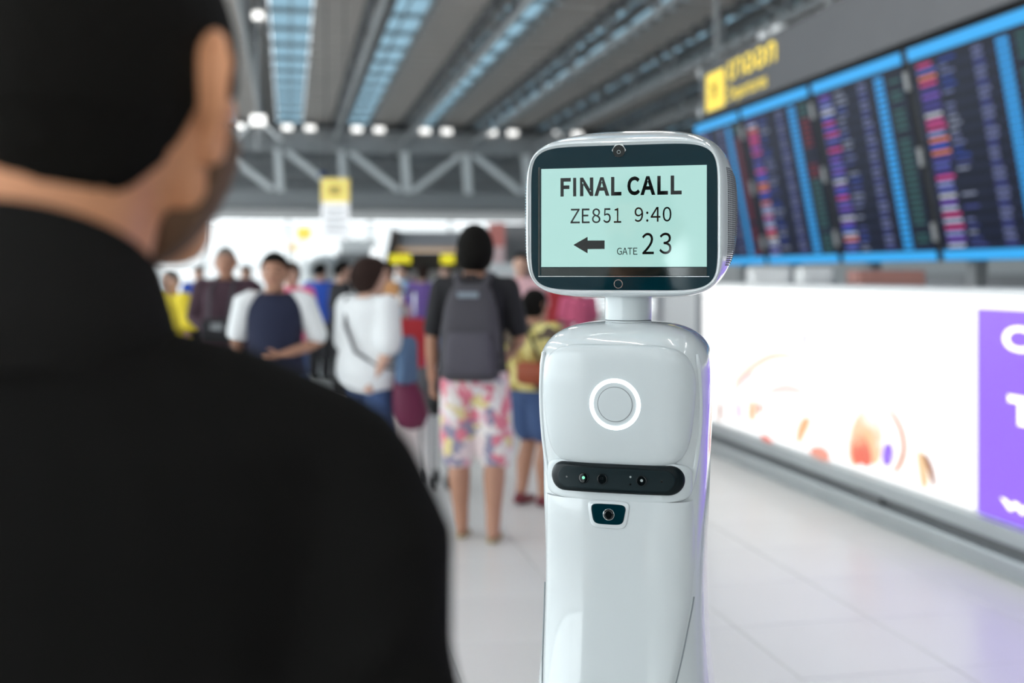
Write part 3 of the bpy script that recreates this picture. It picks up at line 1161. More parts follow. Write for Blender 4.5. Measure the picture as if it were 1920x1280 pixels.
def person(px, d, turn, label, H=1.7, skin=M_SKIN2, hair=M_HAIR, style='short', hair_thick=0.10, head_turn=0.0, arms=None, legs=None, parts=(), voxel=0.010, eyes=True,
           slim=1.0, foot_px=None, bald=False):
    g = at(px, HOR, d)
    root = empty('person', (g.x, g.y, 0), -(TH + math.radians(turn)))
    tag(root, label, 'person')
    k = H / 1.70
    root.scale = (k * slim, k * slim, k)
    # default joints (person's right = +x)
    A = {'R': ((0.19, -0.005, 1.375), (0.235, -0.03, 1.10), (0.225, 0.03, 0.86)), 'L': ((-0.19, -0.005, 1.375), (-0.235, -0.03, 1.10), (-0.225, 0.03, 0.86))}
    if arms:
        A.update(arms)
    Lg = {'R': ((0.088, 0, 0.87), (0.098, 0.012, 0.47), (0.10, -0.02, 0.075)), 'L': ((-0.088, 0, 0.87), (-0.098, 0.012, 0.47), (-0.10, -0.02, 0.075))}
    if legs:
        Lg.update(legs)
    hc = Vector((0, 0.022, 1.583))
    HRm = Matrix.Rotation(-math.radians(head_turn), 3, 'Z')
    b = MB()
    b.loft(torso_sections())
    for sd, s in (('R', 1), ('L', -1)):
        sh, el, wr_ = [Vector(p) for p in A[sd]]
        b.tube([(s * 0.10, -0.01, 1.375), sh], [0.062, 0.056], 14)
        mid = sh.lerp(el, 0.45)
        fm = el.lerp(wr_, 0.3)
        b.tube([sh, mid, el, fm, wr_], [0.054, 0.048, 0.040, 0.041, 0.027], 14)
        fd = (wr_ - el).normalized()
        nr = Vector((-s, 0.3, 0)) if abs(fd.z) > 0.6 else Vector((0, -0.2, -1)) if abs(fd.x) < 0.5 else Vector((0, -1, 0.2))
        hand(b, wr_, fd, nr, 0.55, 1.0, side=1 if (fd.cross(nr)).y > 0 else -1)
        hp, kn, an = [Vector(p) for p in Lg[sd]]
        cf = kn.lerp(an, 0.32) + Vector((0, -0.018, 0))
        b.tube([hp, hp.lerp(kn, 0.4), kn, cf, kn.lerp(an, 0.75), an], [0.090, 0.080, 0.062, 0.067, 0.048, 0.042], 16)
        b.tube([an + Vector((0, -0.02, -0.03)), an + Vector((s * 0.005, 0.06, -0.042)), an + Vector((s * 0.012, 0.15, -0.052))], [0.034, 0.036, 0.026], 12, flat=((0, 0, 1), 0.75))
    hb = MB()
    hb.ellipsoid((0, 0, 0), HA, 28, 20, head_fn)
    hb.tube([(0, 0.088, 0.012), (0, 0.103, -0.012), (0, 0.108, -0.026)], [0.008, 0.011, 0.014], 8)      # nose
    hb.tube([(-0.02, 0.083, -0.052), (0, 0.092, -0.052), (0.02, 0.083, -0.052)], 0.008, 8)              # mouth
    hb.tube([(-0.018, 0.066, -0.095), (0.018, 0.066, -0.095)], 0.022, 8)                                # chin
    hb.tube([(-0.035, 0.082, 0.028), (0, 0.09, 0.026), (0.035, 0.082, 0.028)], 0.010, 8)                # brow
    HS = 1.10
    b.add([HRm @ Vector(v) * HS + hc for v in hb.v], hb.f)
    eb = MB()
    for s in (-1, 1):
        ear(eb, (s * 0.074, -0.004, -0.005), 1.0, s, HRm)
    b.add([Vector(v) * HS + hc for v in eb.v], eb.f)
    body = remeshed(b, 'body', skin, root, voxel, 3)
    # face details
    if eyes:
        for s in (-1, 1):
            p = hc + HRm @ Vector((s * 0.031, 0.086, 0.006)) * HS
            MB().ellipsoid(p, (0.014, 0.009, 0.006), 10, 8).build('eye', M_EYE, root, smooth=True)
            q = [hc + HRm @ Vector((s * (0.031 + o), 0.0895 - abs(o) * 0.2, 0.030)) * HS for o in (-0.016, 0, 0.018)]
            MB().tube(q, 0.0045, 6).build('eyebrow', hair, root, smooth=True)
        q = [hc + HRm @ Vector((o, 0.098 - abs(o) * 0.35, -0.053)) * HS for o in (-0.022, 0, 0.022)]
        MB().tube(q, 0.0055, 6).build('lips', M_LIP, root, smooth=True)
    if not bald:
        hm = MB()
        hm.ellipsoid((0, 0, 0), HA, 48, 32, lambda dd: head_fn(dd) * (0.88 + (0.12 + hair_thick * (1 - 0.6 * max(0.0, dd.z) ** 2)) * hair_mask(dd, style)))
        h = MB()
        h.add([HRm @ Vector(v) * HS + hc for v in hm.v], hm.f)
        h.build('hair', hair, root, smooth=True, sharp=80)
    info = {'A': A, 'L': Lg, 'hc': hc, 'HR': HRm}
    for fn in parts:
        fn(root, info)
    return root


def shirt(m, inf=0.018, z0=0.86, sleeve=0.75, sm=None, name='shirt', waist=0.02, z1=1.44, sl_inf=0.020, voxel=0.012, slm=None):
    def f(root, I):
        mb = MB()
        mb.loft(torso_sections(inf, max(z0, 0.78), z1, waist))
        sl = MB()
        for sd, s in (('R', 1), ('L', -1)):
            sh, el, wr_ = [Vector(p) for p in I['A'][sd]]
            mb.tube([(s * 0.09, -0.01, 1.372), (s * 0.165, -0.008, 1.372)], [0.070 + inf * 0.4, 0.064 + inf * 0.3], 14)
            t = sl if slm else mb
            if sleeve > 1:
                t.tube([sh, el, el.lerp(wr_, sleeve - 1)], [0.055 + sl_inf, 0.042 + sl_inf, 0.032 + sl_inf], 14)
            else:
                e = sh.lerp(el, sleeve)
                t.tube([sh, sh.lerp(e, 0.5), e], [0.055 + sl_inf, 0.052 + sl_inf, 0.050 + sl_inf * 1.2], 14)
        o = remeshed(mb, name, m, root, voxel, 4)
        if slm:
            for sd in ('R', 'L'):
                sh, el, wr_ = [Vector(p) for p in I['A'][sd]]
                s = 1 if sd == 'R' else -1
                t = MB()
                e = sh.lerp(el, sleeve)
                t.tube([(s * 0.085, -0.008, 1.405), (s * 0.15, -0.008, 1.395), sh, sh.lerp(e, 0.5), e], [0.045, 0.072, 0.062 + sl_inf, 0.056 + sl_inf, 0.056 + sl_inf], 14)
                remeshed(t, 'sleeve', slm, root, voxel, 3)
    return f


def shorts(m, to=0.9, inf=0.03, zt=0.98, name='shorts', voxel=0.012):
    """to: 0..1 down the thigh to the knee, above 1 down the shin"""
    def f(root, I):
        mb = MB()
        mb.loft(torso_sections(inf * 0.55, 0.78, zt))
        for sd in ('R', 'L'):
            hp, kn, an = [Vector(p) for p in I['L'][sd]]
            if to <= 1:
                e = hp.lerp(kn, to)
                mb.tube([hp, hp.lerp(e, 0.5), e], [0.092 + inf * 0.7, 0.084 + inf, 0.068 + inf * 1.2], 16)
            else:
                e = kn.lerp(an, to - 1)
                mb.tube([hp, hp.lerp(kn, 0.4), kn, e], [0.092 + inf * 0.5, 0.084 + inf * 0.6, 0.070 + inf * 0.7, 0.060 + inf * 0.6], 16)
        remeshed(mb, name, m, root, voxel, 4)
    return f


def shoes(m, sandals=False):
    def f(root, I):
        for sd, s in (('R', 1), ('L', -1)):
            an = Vector(I['L'][sd][2])
            mb = MB()
            if sandals:
                mb.tube([an + Vector((0, -0.035, -0.064)), an + Vector((s * 0.005, 0.06, -0.064)), an + Vector((s * 0.012, 0.175, -0.064))], [0.036, 0.040, 0.034], 14, flat=((0, 0, 1), 0.28))
                mb.tube([an + Vector((-0.04, 0.07, -0.06)), an + Vector((0.0, 0.11, -0.008)), an + Vector((0.046, 0.07, -0.06))], 0.008, 8)
            else:
                mb.tube([an + Vector((0, -0.025, -0.030)), an + Vector((s * 0.005, 0.06, -0.038)), an + Vector((s * 0.012, 0.165, -0.046))], [0.044, 0.046, 0.034], 14, flat=((0, 0, 1), 0.8))
                mb.tube([an + Vector((0, 0, 0.01)), an + Vector((0, 0.0, -0.03))], 0.043, 12)
            mb.build('shoe', m, root, smooth=True)
    return f


# cloth
C_NAVY = mat('cloth_navy', (0.012, 0.016, 0.045), 0.85)
C_WHITE = mat('cloth_white', (0.80, 0.81, 0.82), 0.85)
C_MAROON = mat('cloth_maroon', (0.050, 0.022, 0.034), 0.85)
C_YELLOW = mat('cloth_yellow', (0.80, 0.62, 0.04), 0.85)
C_BLACK = mat('cloth_black', (0.012, 0.011, 0.014), 0.85)
C_DENIM = mat('cloth_denim', (0.045, 0.085, 0.20), 0.85, var=0.2, vscale=30)
C_GREYC = mat('cloth_charcoal', (0.06, 0.055, 0.065), 0.85)
C_FLORAL = pattern_mat('cloth_floral_print', [(0.75, 0.62, 0.62), (0.70, 0.20, 0.26), (0.78, 0.70, 0.66), (0.72, 0.60, 0.28), (0.28, 0.26, 0.36), (0.80, 0.74, 0.72), (0.72, 0.42, 0.50)], 17.0)
C_PLAID = pattern_mat('cloth_yellow_plaid', [(0.72, 0.60, 0.18), (0.42, 0.30, 0.08), (0.75, 0.66, 0.25), (0.10, 0.07, 0.05)], 9.0)
C_ORANGE = mat('cloth_orange', (0.62, 0.30, 0.12), 0.85)
C_PINK = mat('cloth_pink', (0.75, 0.14, 0.26), 0.85)
C_BLUE = mat('cloth_blue', (0.02, 0.08, 0.45), 0.85)
C_RED = mat('cloth_red', (0.45, 0.02, 0.03), 0.7)
C_WINE = mat('cloth_wine', (0.13, 0.008, 0.045), 0.6)
C_PURPLE = mat('cloth_purple', (0.18, 0.10, 0.35), 0.85)
C_SKYB = mat('cloth_pale_blue', (0.28, 0.42, 0.58), 0.85)
C_SHOE_R = mat('shoe_red', (0.16, 0.015, 0.025), 0.5)
C_SHOE = mat('shoe_black', (0.02, 0.02, 0.02), 0.5)
C_SAND = mat('sandal_tan', (0.45, 0.36, 0.24), 0.7)

# --- foreground man in the black suit, seen from behind
FH = 1.684
mp = at(58, HOR, 0.70)
man = empty('person', (mp.x, mp.y, 0), -(TH + math.radians(-4.0)))
tag(man, 'man in a black suit seen from behind, nearest to the camera', 'person')
man.scale = (FH / 1.7,) * 3


def build_man():
    HRm = Matrix.Rotation(math.radians(-14.0), 3, 'Z')
    hc = Vector((0.034, 0.030, 1.587))
    A = {'R': ((0.176, -0.005, 1.370), (0.235, -0.03, 1.10), (0.235, 0.06, 0.86)), 'L': ((-0.180, -0.005, 1.370), (-0.235, -0.03, 1.10), (-0.235, 0.06, 0.86))}
    Lg = {'R': ((0.088, 0, 0.87), (0.105, 0.012, 0.47), (0.11, -0.02, 0.075)), 'L': ((-0.088, 0, 0.87), (-0.105, 0.012, 0.47), (-0.11, -0.02, 0.075))}
    I = {'A': A, 'L': Lg}
    b = MB()
    b.loft([[v - Vector((0, 0, 0.03 * max(0.0, min(1.0, (v.z - 1.25) / 0.1)) * (1 if v.z < 1.43 else 0))) for v in rg] for rg in torso_sections(-0.006)])
    b.tube([(0.0, -0.02, 1.42), (0.008, -0.012, 1.48), (0.022, 0.004, 1.54)], [0.066, 0.060, 0.058], 20)
    b.tube([(0.055, -0.015, 1.405), (0.045, 0.0, 1.47), (0.06, 0.02, 1.53)], [0.034, 0.028, 0.022], 12)
    b.tube([(-0.055, -0.015, 1.405), (-0.045, 0.0, 1.47), (-0.03, 0.02, 1.53)], [0.034, 0.028, 0.022], 12)
    for sd, s in (('R', 1), ('L', -1)):
        sh, el, wr_ = [Vector(p) for p in A[sd]]
        b.tube([(s * 0.10, -0.01, 1.355), sh - Vector((s * 0.01, 0, 0.03))], [0.045, 0.040], 14)
        b.tube([sh - Vector((s * 0.01, 0, 0.03)), sh.lerp(el, .45), el, el.lerp(wr_, .3), wr_], [0.042, 0.042, 0.038, 0.036, 0.027], 14)
        hand(b, wr_, (wr_ - el), Vector((-s, 0.3, 0)), 0.55, 1.0, side=1)
        hp, kn, an = [Vector(p) for p in Lg[sd]]
        b.tube([hp, hp.lerp(kn, 0.4), kn, kn.lerp(an, 0.3), an], [0.09, 0.078, 0.055, 0.056, 0.036], 16)
        b.tube([an + Vector((0, -0.02, -0.03)), an + Vector((0, 0.06, -0.042)), an + Vector((0, 0.15, -0.052))], [0.034, 0.036, 0.026], 12, flat=((0, 0, 1), 0.75))
    hb = MB()
    hb.ellipsoid((0, 0, 0), HA, 64, 44, head_fn)
    hb.tube([(0, 0.088, 0.012), (0, 0.103, -0.012), (0, 0.110, -0.026)], [0.008, 0.011, 0.014], 12)
    hb.tube([(-0.02, 0.083, -0.052), (0, 0.092, -0.052), (0.02, 0.083, -0.052)], 0.009, 10)
    hb.tube([(-0.022, 0.064, -0.095), (0.022, 0.064, -0.095)], 0.024, 12)
    hb.tube([(-0.035, 0.082, 0.028), (0, 0.09, 0.026), (0.035, 0.082, 0.028)], 0.010, 10)
    for s in (-1, 1):
        hb.tube([(s * 0.052, 0.062, -0.010), (s * 0.062, 0.035, -0.010)], [0.016, 0.016], 10)               # cheekbone
        hb.tube([(s * 0.030, 0.060, -0.092), (s * 0.056, 0.008, -0.066), (s * 0.062, -0.012, -0.035)], [0.019, 0.017, 0.014], 12)   # jaw line
    b.add([HRm @ Vector(v) + hc for v in hb.v], hb.f)
    eb = MB()
    for s in (-1, 1):
        ear(eb, (s * 0.0765, -0.012, -0.012), 1.15, s, HRm)
    b.add([Vector(v) + hc for v in eb.v], eb.f)
    remeshed(b, 'body', M_SKIN, man, 0.0042, 4)
    for s in (-1, 1):
        p = hc + HRm @ Vector((s * 0.031, 0.086, 0.006))
        MB().ellipsoid(p, (0.014, 0.009, 0.006), 12, 8).build('eye', M_EYE, man, smooth=True)
        q = [hc + HRm @ Vector((s * (0.031 + o), 0.0895 - abs(o) * 0.2, 0.030)) for o in (-0.016, 0, 0.018)]
        MB().tube(q, 0.0045, 6).build('eyebrow', M_HAIR, man, smooth=True)
    hm = MB()
    hm.ellipsoid((0, 0, 0), HA, 96, 64, lambda dd: head_fn(dd) * (0.90 + (0.10 + 0.14) * hair_mask(dd, 'crew')))
    h = MB()
    h.add([HRm @ Vector(v) + hc for v in hm.v], hm.f)
    # the cropped hair goes on down the nape
    for_n = []
    for z_, a_, b__, cy_, an_ in ((-0.010, 0.082, 0.106, 0.0, 78), (-0.030, 0.080, 0.102, -0.002, 70), (-0.048, 0.075, 0.093, -0.005, 62), (-0.062, 0.071, 0.086, -0.009, 54), (-0.070, 0.067, 0.080, -0.012, 46), (-0.074, 0.060, 0.072, -0.014, 38)):
        rg = []
        for q in range(25):
            an = math.radians(-an_ + 2 * an_ * q / 24)
            rg.append(HRm @ Vector((a_ * math.sin(an), cy_ - b__ * math.cos(an), z_)) + hc)
        for q in range(24, -1, -1):
            an = math.radians(-an_ + 2 * an_ * q / 24)
            rg.append(HRm @ Vector(((a_ - 0.03) * math.sin(an), cy_ - (b__ - 0.03) * math.cos(an), z_)) + hc)
        for_n.append(rg)
    h.loft(for_n)
    h.build('hair', M_HAIR, man, smooth=True, sharp=80)
    # stubble over jaw and cheeks

    def bmask(d):
        t = max(0.0, min(1.0, (-0.14 - d.z) / 0.22 + 0.5)) * max(0.0, min(1.0, (d.y + 0.02) / 0.2 + 0.5))
        return t
    bm_ = MB()
    bm_.ellipsoid((0, 0, 0), HA, 72, 48, lambda dd: head_fn(dd) * (0.86 + 0.31 * bmask(dd)))
    bd = MB()
    bd.add([HRm @ Vector(v) + hc for v in bm_.v], bm_.f)
    bd.build('beard', M_STUB, man, smooth=True, sharp=80)
    # jacket
    j = MB()
    j.loft([[v - Vector((0, 0, 0.024 * max(0.0, min(1.0, (v.z - 1.25) / 0.1)))) for v in rg] for rg in torso_sections(0.026, 0.78, 1.445, 0.018, 0.012)])
    for sd, s in (('R', 1), ('L', -1)):
        sh, el, wr_ = [Vector(p) for p in A[sd]]
        j.tube([(s * 0.05, -0.018, 1.383), (s * 0.12, -0.014, 1.360), (s * 0.185, -0.008, 1.336)], [0.056, 0.060, 0.055], 18)
        j.tube([sh + Vector((s * 0.010, 0, -0.042)), sh.lerp(el, 0.3) + Vector((s * 0.012, -0.004, 0)), sh.lerp(el, 0.55), el, el.lerp(wr_, 0.5), el.lerp(wr_, 0.93)],
               [0.060, 0.062, 0.058, 0.056, 0.050, 0.044], 18)
        # soft folds on the sleeve
        for t, r in ((0.42, 0.012), (0.62, 0.010), (0.8, 0.013)):
            c = sh.lerp(el, t)
            j.tube([c + Vector((s * 0.055, -0.03, 0.012)), c + Vector((s * 0.02, -0.062, -0.012)), c + Vector((-s * 0.03, -0.05, -0.035))], [0.006, r, 0.006], 8)
    remeshed(j, 'jacket', M_SUIT, man, 0.006, 5)
    # collar band, rising at the nape and falling to the front
    c = MB()
    ro, ri = [], []
    rings = []
    for k in range(41):
        t = -2.45 + 4.9 * k / 40              # angle from the nape
        fall = (1 - math.cos(t)) / 2
        ca, sa = math.sin(t), -math.cos(t)
        zt = 1.506 - 0.070 * fall
        zb = 1.405 - 0.045 * fall
        prof = [(0.085, zb), (0.097, zb + 0.01), (0.0875, (zt + zb) / 2), (0.0770, zt - 0.004), (0.0735, zt), (0.0700, zt - 0.004), (0.0735, (zt + zb) / 2)]
        rings.append([Vector((ca * r * 1.06, sa * r - 0.014 + 0.012 * fall, z)) for r, z in prof])
    c.loft(rings)
    c.build('collar', M_SUITC, man, smooth=True, sharp=70)
    shorts(M_SUIT, 1.95, 0.02, 0.98, 'trousers', 0.012)(man, I)
    shoes(C_SHOE)(man, I)


build_man()

# --- travellers
# backpack man in floral shorts
DM = 6.1
bpm = person(890, DM, 4, 'man with a dark backpack and floral shorts, seen from behind', H=1.69, skin=M_SKIN2, hair=M_HAIR, style='bob', hair_thick=0.36,
             arms={'R': ((0.205, -0.005, 1.375), (0.275, -0.02, 1.10), (0.20, 0.18, 1.02)), 'L': ((-0.20, -0.005, 1.375), (-0.255, -0.02, 1.10), (-0.265, 0.06, 0.88))},
             legs={'R': ((0.09, 0, 0.87), (0.12, 0.03, 0.47), (0.115, -0.06, 0.075)), 'L': ((-0.09, 0, 0.87), (-0.10, 0.04, 0.47), (-0.085, 0.05, 0.075))},
             parts=(shirt(C_BLACK, 0.018, 0.88, 0.78, sl_inf=0.012), shorts(C_FLORAL, 0.98, 0.036, 1.0), shoes(C_SAND, True)), eyes=True, slim=0.92)


def loft_se(mb, secs, n=3.2, seg=28):
    rings = []
    for z, a, d, cx, cy in secs:
        rings.append([p + Vector((cx, 0, 0)) for p in se_ring(a, d, z, n, cy, seg)])
    mb.loft(rings)
    return mb


def on_person(root, name):
    o = empty(name, root.location, root.rotation_euler.z)
    o.scale = root.scale
    return o


bk = on_person(bpm, 'backpack')
tag(bk, 'dark grey backpack worn by the man in floral shorts', 'backpack')
loft_se(MB(), [(0.89, 0.13, 0.06, 0, -0.235), (0.91, 0.168, 0.085, 0, -0.235), (1.0, 0.178, 0.095, 0, -0.24), (1.15, 0.172, 0.09, 0, -0.235), (1.28, 0.150, 0.075, 0, -0.22), (1.37, 0.118, 0.055, 0, -0.205), (1.405, 0.07, 0.03, 0, -0.20)]).build('main_compartment', C_GREYC, bk, smooth=True)
loft_se(MB(), [(0.93, 0.12, 0.03, 0, -0.335), (0.95, 0.14, 0.045, 0, -0.335), (1.08, 0.135, 0.045, 0, -0.335), (1.15, 0.11, 0.03, 0, -0.325)]).build('front_pocket', mat('backpack_pocket', (0.075, 0.068, 0.085), 0.8), bk, smooth=True)
MB().box((-0.01, -0.283, 1.345), (0.12, 0.012, 0.030), ch=0.003).build('logo_patch', mat('patch_pale_grey', (0.22, 0.26, 0.30), 0.6), bk)
MB().tube([(-0.04, -0.21, 1.40), (-0.03, -0.21, 1.45), (0.03, -0.21, 1.45), (0.04, -0.21, 1.40)], 0.010, 8).build('top_handle', C_BLACK, bk, smooth=True)
for s in (-1, 1):
    MB().tube([(s * 0.07, -0.19, 1.37), (s * 0.095, -0.08, 1.455), (s * 0.105, 0.03, 1.45), (s * 0.12, 0.13, 1.36), (s * 0.14, 0.14, 1.18), (s * 0.165, 0.0, 1.02), (s * 0.16, -0.17, 0.97)], 0.024, 10, flat=((0, 0, 1), 0.5)).build('shoulder_strap', C_GREYC, bk, smooth=True)
for s in (-1, 1):
    MB().box((s * 0.175, -0.24, 1.0), (0.012, 0.09, 0.10), ch=0.004).build('side_pocket', C_BLACK, bk)

# child beside him in yellow plaid and denim shorts
kid = person(1000, 7.0, 40, 'child in a yellow plaid top and denim shorts beside the backpack man', H=1.34, skin=M_SKIN2, hair=M_HAIR, style='bob', hair_thick=0.14,
             arms={'R': ((0.19, -0.005, 1.375), (0.25, 0.02, 1.12), (0.16, 0.22, 1.10))},
             legs={'R': ((0.088, 0, 0.87), (0.10, 0.02, 0.47), (0.10, 0.0, 0.075)), 'L': ((-0.088, 0, 0.87), (-0.098, 0.06, 0.47), (-0.10, -0.04, 0.075))},
             parts=(shirt(C_PLAID, 0.03, 0.88, 0.8, sl_inf=0.03), shorts(C_DENIM, 0.65, 0.04, 0.96), shoes(C_SHOE_R)))
sb_ = on_person(kid, 'sling_bag')
tag(sb_, 'rust brown sling bag at the hip of the child in plaid', 'bag')
loft_se(MB(), [(0.98, 0.10, 0.035, 0.12, -0.17), (1.0, 0.14, 0.05, 0.12, -0.17), (1.12, 0.14, 0.05, 0.12, -0.17), (1.15, 0.11, 0.03, 0.12, -0.17)]).build('pouch', mat('rust_leather', (0.30, 0.055, 0.015), 0.6), sb_, smooth=True)
MB().tube([(0.22, -0.17, 1.13), (0.1, -0.17, 1.36), (-0.10, -0.10, 1.46), (-0.13, 0.06, 1.42), (0.02, 0.17, 1.2), (0.2, 0.10, 1.1)], 0.012, 8).build('strap', C_BLACK, sb_, smooth=True)

# woman in the white tee
wm = person(690, 7.0, 38, 'woman in a loose white tee with short dark hair, seen from behind', H=1.53, skin=M_SKIN3, hair=M_HAIRB, style='bob', hair_thick=0.34, head_turn=22,
            arms={'R': ((0.19, -0.005, 1.375), (0.26, -0.06, 1.10), (0.17, -0.10, 0.90)), 'L': ((-0.19, -0.005, 1.375), (-0.245, 0.03, 1.10), (-0.20, 0.2, 1.0))},
            parts=(shirt(C_WHITE, 0.055, 0.78, 0.85, waist=0.035, sl_inf=0.04), shorts(C_DENIM, 1.9, 0.03), shoes(C_SHOE)))
cs = on_person(wm, 'crossbody_bag')
tag(cs, 'small denim blue crossbody bag worn over the white tee', 'bag')
MB().tube([(-0.11, -0.10, 1.44), (-0.02, -0.195, 1.25), (0.08, -0.20, 1.08), (0.2, -0.10, 0.98), (0.30, 0.06, 0.95), (0.16, 0.23, 1.1), (0.0, 0.20, 1.3), (-0.12, 0.05, 1.46)], 0.012, 8).build('strap', C_GREYC, cs, smooth=True)
loft_se(MB(), [(0.86, 0.04, 0.06, 0.31, 0.06), (0.88, 0.05, 0.09, 0.31, 0.06), (1.14, 0.05, 0.08, 0.31, 0.06), (1.18, 0.03, 0.05, 0.31, 0.06)]).build('pouch', mat('denim_slate', (0.10, 0.17, 0.29), 0.8), cs, smooth=True)
g = at(768, HOR, 6.9)
mbg = empty('shoulder_bag', (g.x, g.y, 0), -TH + 0.15)
tag(mbg, 'wine red shoulder bag hanging beside the woman in white', 'bag')
loft_se(MB(), [(0.49, 0.03, 0.03, 0.01, 0), (0.505, 0.075, 0.05, 0.01, 0), (0.58, 0.112, 0.075, 0.008, 0), (0.70, 0.095, 0.07, -0.01, 0), (0.80, 0.065, 0.05, -0.035, 0), (0.87, 0.035, 0.03, -0.055, 0), (0.90, 0.015, 0.015, -0.065, 0)], 2.4).build('pouch', C_WINE, mbg, smooth=True)
MB().tube([(-0.06, 0, 0.88), (-0.10, 0.03, 1.0), (-0.14, 0.05, 1.12), (-0.19, 0.06, 1.22)], 0.012, 8).build('strap', C_WINE, mbg, smooth=True)

# man in navy and white tee, facing the camera
nv = person(515, 7.0, 168, 'man in a navy tee with white sleeves facing the camera', H=1.565, skin=M_SKIN2, hair=M_HAIR, style='short', hair_thick=0.18, head_turn=12,
            arms={'R': ((0.20, -0.005, 1.375), (0.255, -0.05, 1.12), (0.255, 0.10, 0.93)), 'L': ((-0.20, -0.005, 1.375), (-0.30, 0.0, 1.10), (-0.03, 0.22, 1.03))},
            parts=(shirt(C_NAVY, 0.024, 0.84, 0.8, slm=C_WHITE, sl_inf=0.02), shorts(C_DENIM, 1.9, 0.03), shoes(C_SHOE)))
# man in maroon with a camera bag
mr = person(424, 9.1, 176, 'man in a dark maroon shirt behind the navy tee man', H=1.65, skin=M_SKIN2, hair=M_HAIRG, style='short', hair_thick=0.06,
            arms={'R': ((0.20, -0.005, 1.375), (0.27, -0.02, 1.12), (0.08, 0.20, 1.0)), 'L': ((-0.20, -0.005, 1.375), (-0.27, -0.02, 1.12), (-0.08, 0.20, 1.0))},
            parts=(shirt(C_MAROON, 0.035, 0.84, 1.6, sl_inf=0.025), shorts(C_BLACK, 1.9, 0.03), shoes(C_SHOE)))
cb = on_person(mr, 'camera_bag')
tag(cb, 'black camera bag held in front of the maroon shirt', 'bag')
MB().box((0.02, 0.24, 1.02), (0.26, 0.12, 0.20), ch=0.03).build('pouch', C_BLACK, cb)
MB().box((0.02, 0.305, 1.06), (0.10, 0.02, 0.06), ch=0.006).build('flap', mat('bag_flap_grey', (0.2, 0.21, 0.22), 0.6), cb)
MB().tube([(0.10, 0.24, 1.10), (0.10, 0.17, 1.35), (0.07, 0.02, 1.46), (-0.07, 0.02, 1.46), (-0.08, 0.17, 1.35), (-0.06, 0.24, 1.10)], 0.012, 8).build('strap', C_GREYC, cb, smooth=True)
# yellow shirt, half hidden by the suit
yl = person(322, 10.4, 215, 'person in a bright yellow shirt half hidden behind the black suit', H=1.47, skin=M_SKIN3, hair=M_HAIRG, style='short', hair_thick=0.05,
            parts=(shirt(C_YELLOW, 0.05, 0.84, 0.9, sl_inf=0.05), shorts(C_BLACK, 1.9, 0.03), shoes(C_SHOE)))

# far crowd
FAR = [
    (548, 11.0, 200, 1.55, 'person in a pink top just right of the navy tee man', C_PINK, C_DENIM, 'bob'),
    (600, 15.0, 20, 1.58, 'person in a blue shirt standing by the round white pod', C_BLUE, C_BLACK, 'short'),
    (640, 13.0, 60, 1.58, 'person in black right behind the woman in white', C_BLACK, C_BLACK, 'short'),
    (727, 14.0, 230, 1.58, 'person in an orange top facing left near the shop', C_ORANGE, C_SKYB, 'bob'),
    (757, 17.0, 250, 1.60, 'person in a pale blue shirt at the shop racks', C_SKYB, C_BLACK, 'short'),
    (792, 16.0, 20, 1.55, 'person in a purple dress at the shop racks', C_PURPLE, C_PURPLE, 'bob'),
    (835, 18.0, 180, 1.58, 'person in white partly hidden left of the backpack man', C_WHITE, C_DENIM, 'short'),
    (978, 12.0, 190, 1.66, 'person in a pale pink shirt left of the robot head', mat('cloth_pale_pink', (0.75, 0.45, 0.48), 0.85), C_NAVY, 'short'),
    (1085, 13.0, 170, 1.40, 'person in a red and pink top behind the robot neck', C_PINK, C_RED, 'bob'),
    (1045, 16.0, 200, 1.45, 'person in a red shirt seen under the robot head', C_RED, C_WHITE, 'short'),
    (462, 16.0, 190, 1.55, 'person in navy in the gap behind the maroon shirt', C_NAVY, C_BLACK, 'short'),
    (372, 17.0, 160, 1.55, 'person in blue left of the maroon shirt', C_BLUE, C_BLACK, 'short'),
]
for px, d, turn, H, lab, cs1, cs2, st_ in FAR:
    person(px, d, turn, lab, H=H, skin=M_SKIN3, hair=M_HAIRB if st_ == 'bob' else M_HAIR, style=st_, hair_thick=0.12,
           parts=(shirt(cs1, 0.025, 0.84, 0.8, sl_inf=0.025, voxel=0.02), shorts(cs2, 1.9, 0.03, voxel=0.02), shoes(C_SHOE)), voxel=0.016, eyes=False)


# ------------------------------------------------------------------ luggage
def suitcase(px, d, w, h, dep, m, label, rz=0.0, lift=0.05):
    g_ = at(px, HOR, d)
    r = empty('suitcase', (g_.x, g_.y, 0), -TH + rz)
    tag(r, label, 'suitcase')
    MB().box((0, 0, lift + h / 2), (w, dep, h), ch=0.035).build('shell', m, r, smooth=True)
    for k in range(4):
        MB().box((-w * 0.36 + k * w * 0.24, -dep / 2 - 0.002, lift + h / 2), (w * 0.08, 0.012, h * 0.8), ch=0.004).build('ridge', m, r)
    for sx in (-1, 1):
        MB().tube([(sx * w * 0.22, dep * 0.35, lift + h - 0.02), (sx * w * 0.22, dep * 0.35, lift + h + 0.28)], 0.010, 8).build('handle_rod', M_CHROME, r, smooth=True)
        for sy in (-1, 1):
            MB().tube([(sx * w * 0.38 - 0.012, sy * dep * 0.3, 0.03), (sx * w * 0.38 + 0.012, sy * dep * 0.3, 0.03)], 0.03, 14, ends=False).build('wheel', M_RUBBER, r, smooth=True)
    MB().tube([(-w * 0.24, dep * 0.35, lift + h + 0.28), (w * 0.24, dep * 0.35, lift + h + 0.28)], 0.015, 8).build('grip', M_RUBBER, r, smooth=True)
    return r


suitcase(765, 12.0, 0.36, 0.92, 0.24, C_RED, 'tall red suitcase standing left of the backpack man', 0.2, 0.05)
suitcase(1062, 11.0, 0.42, 0.62, 0.26, C_RED, 'red suitcase in the gap under the robot head', 0.1)
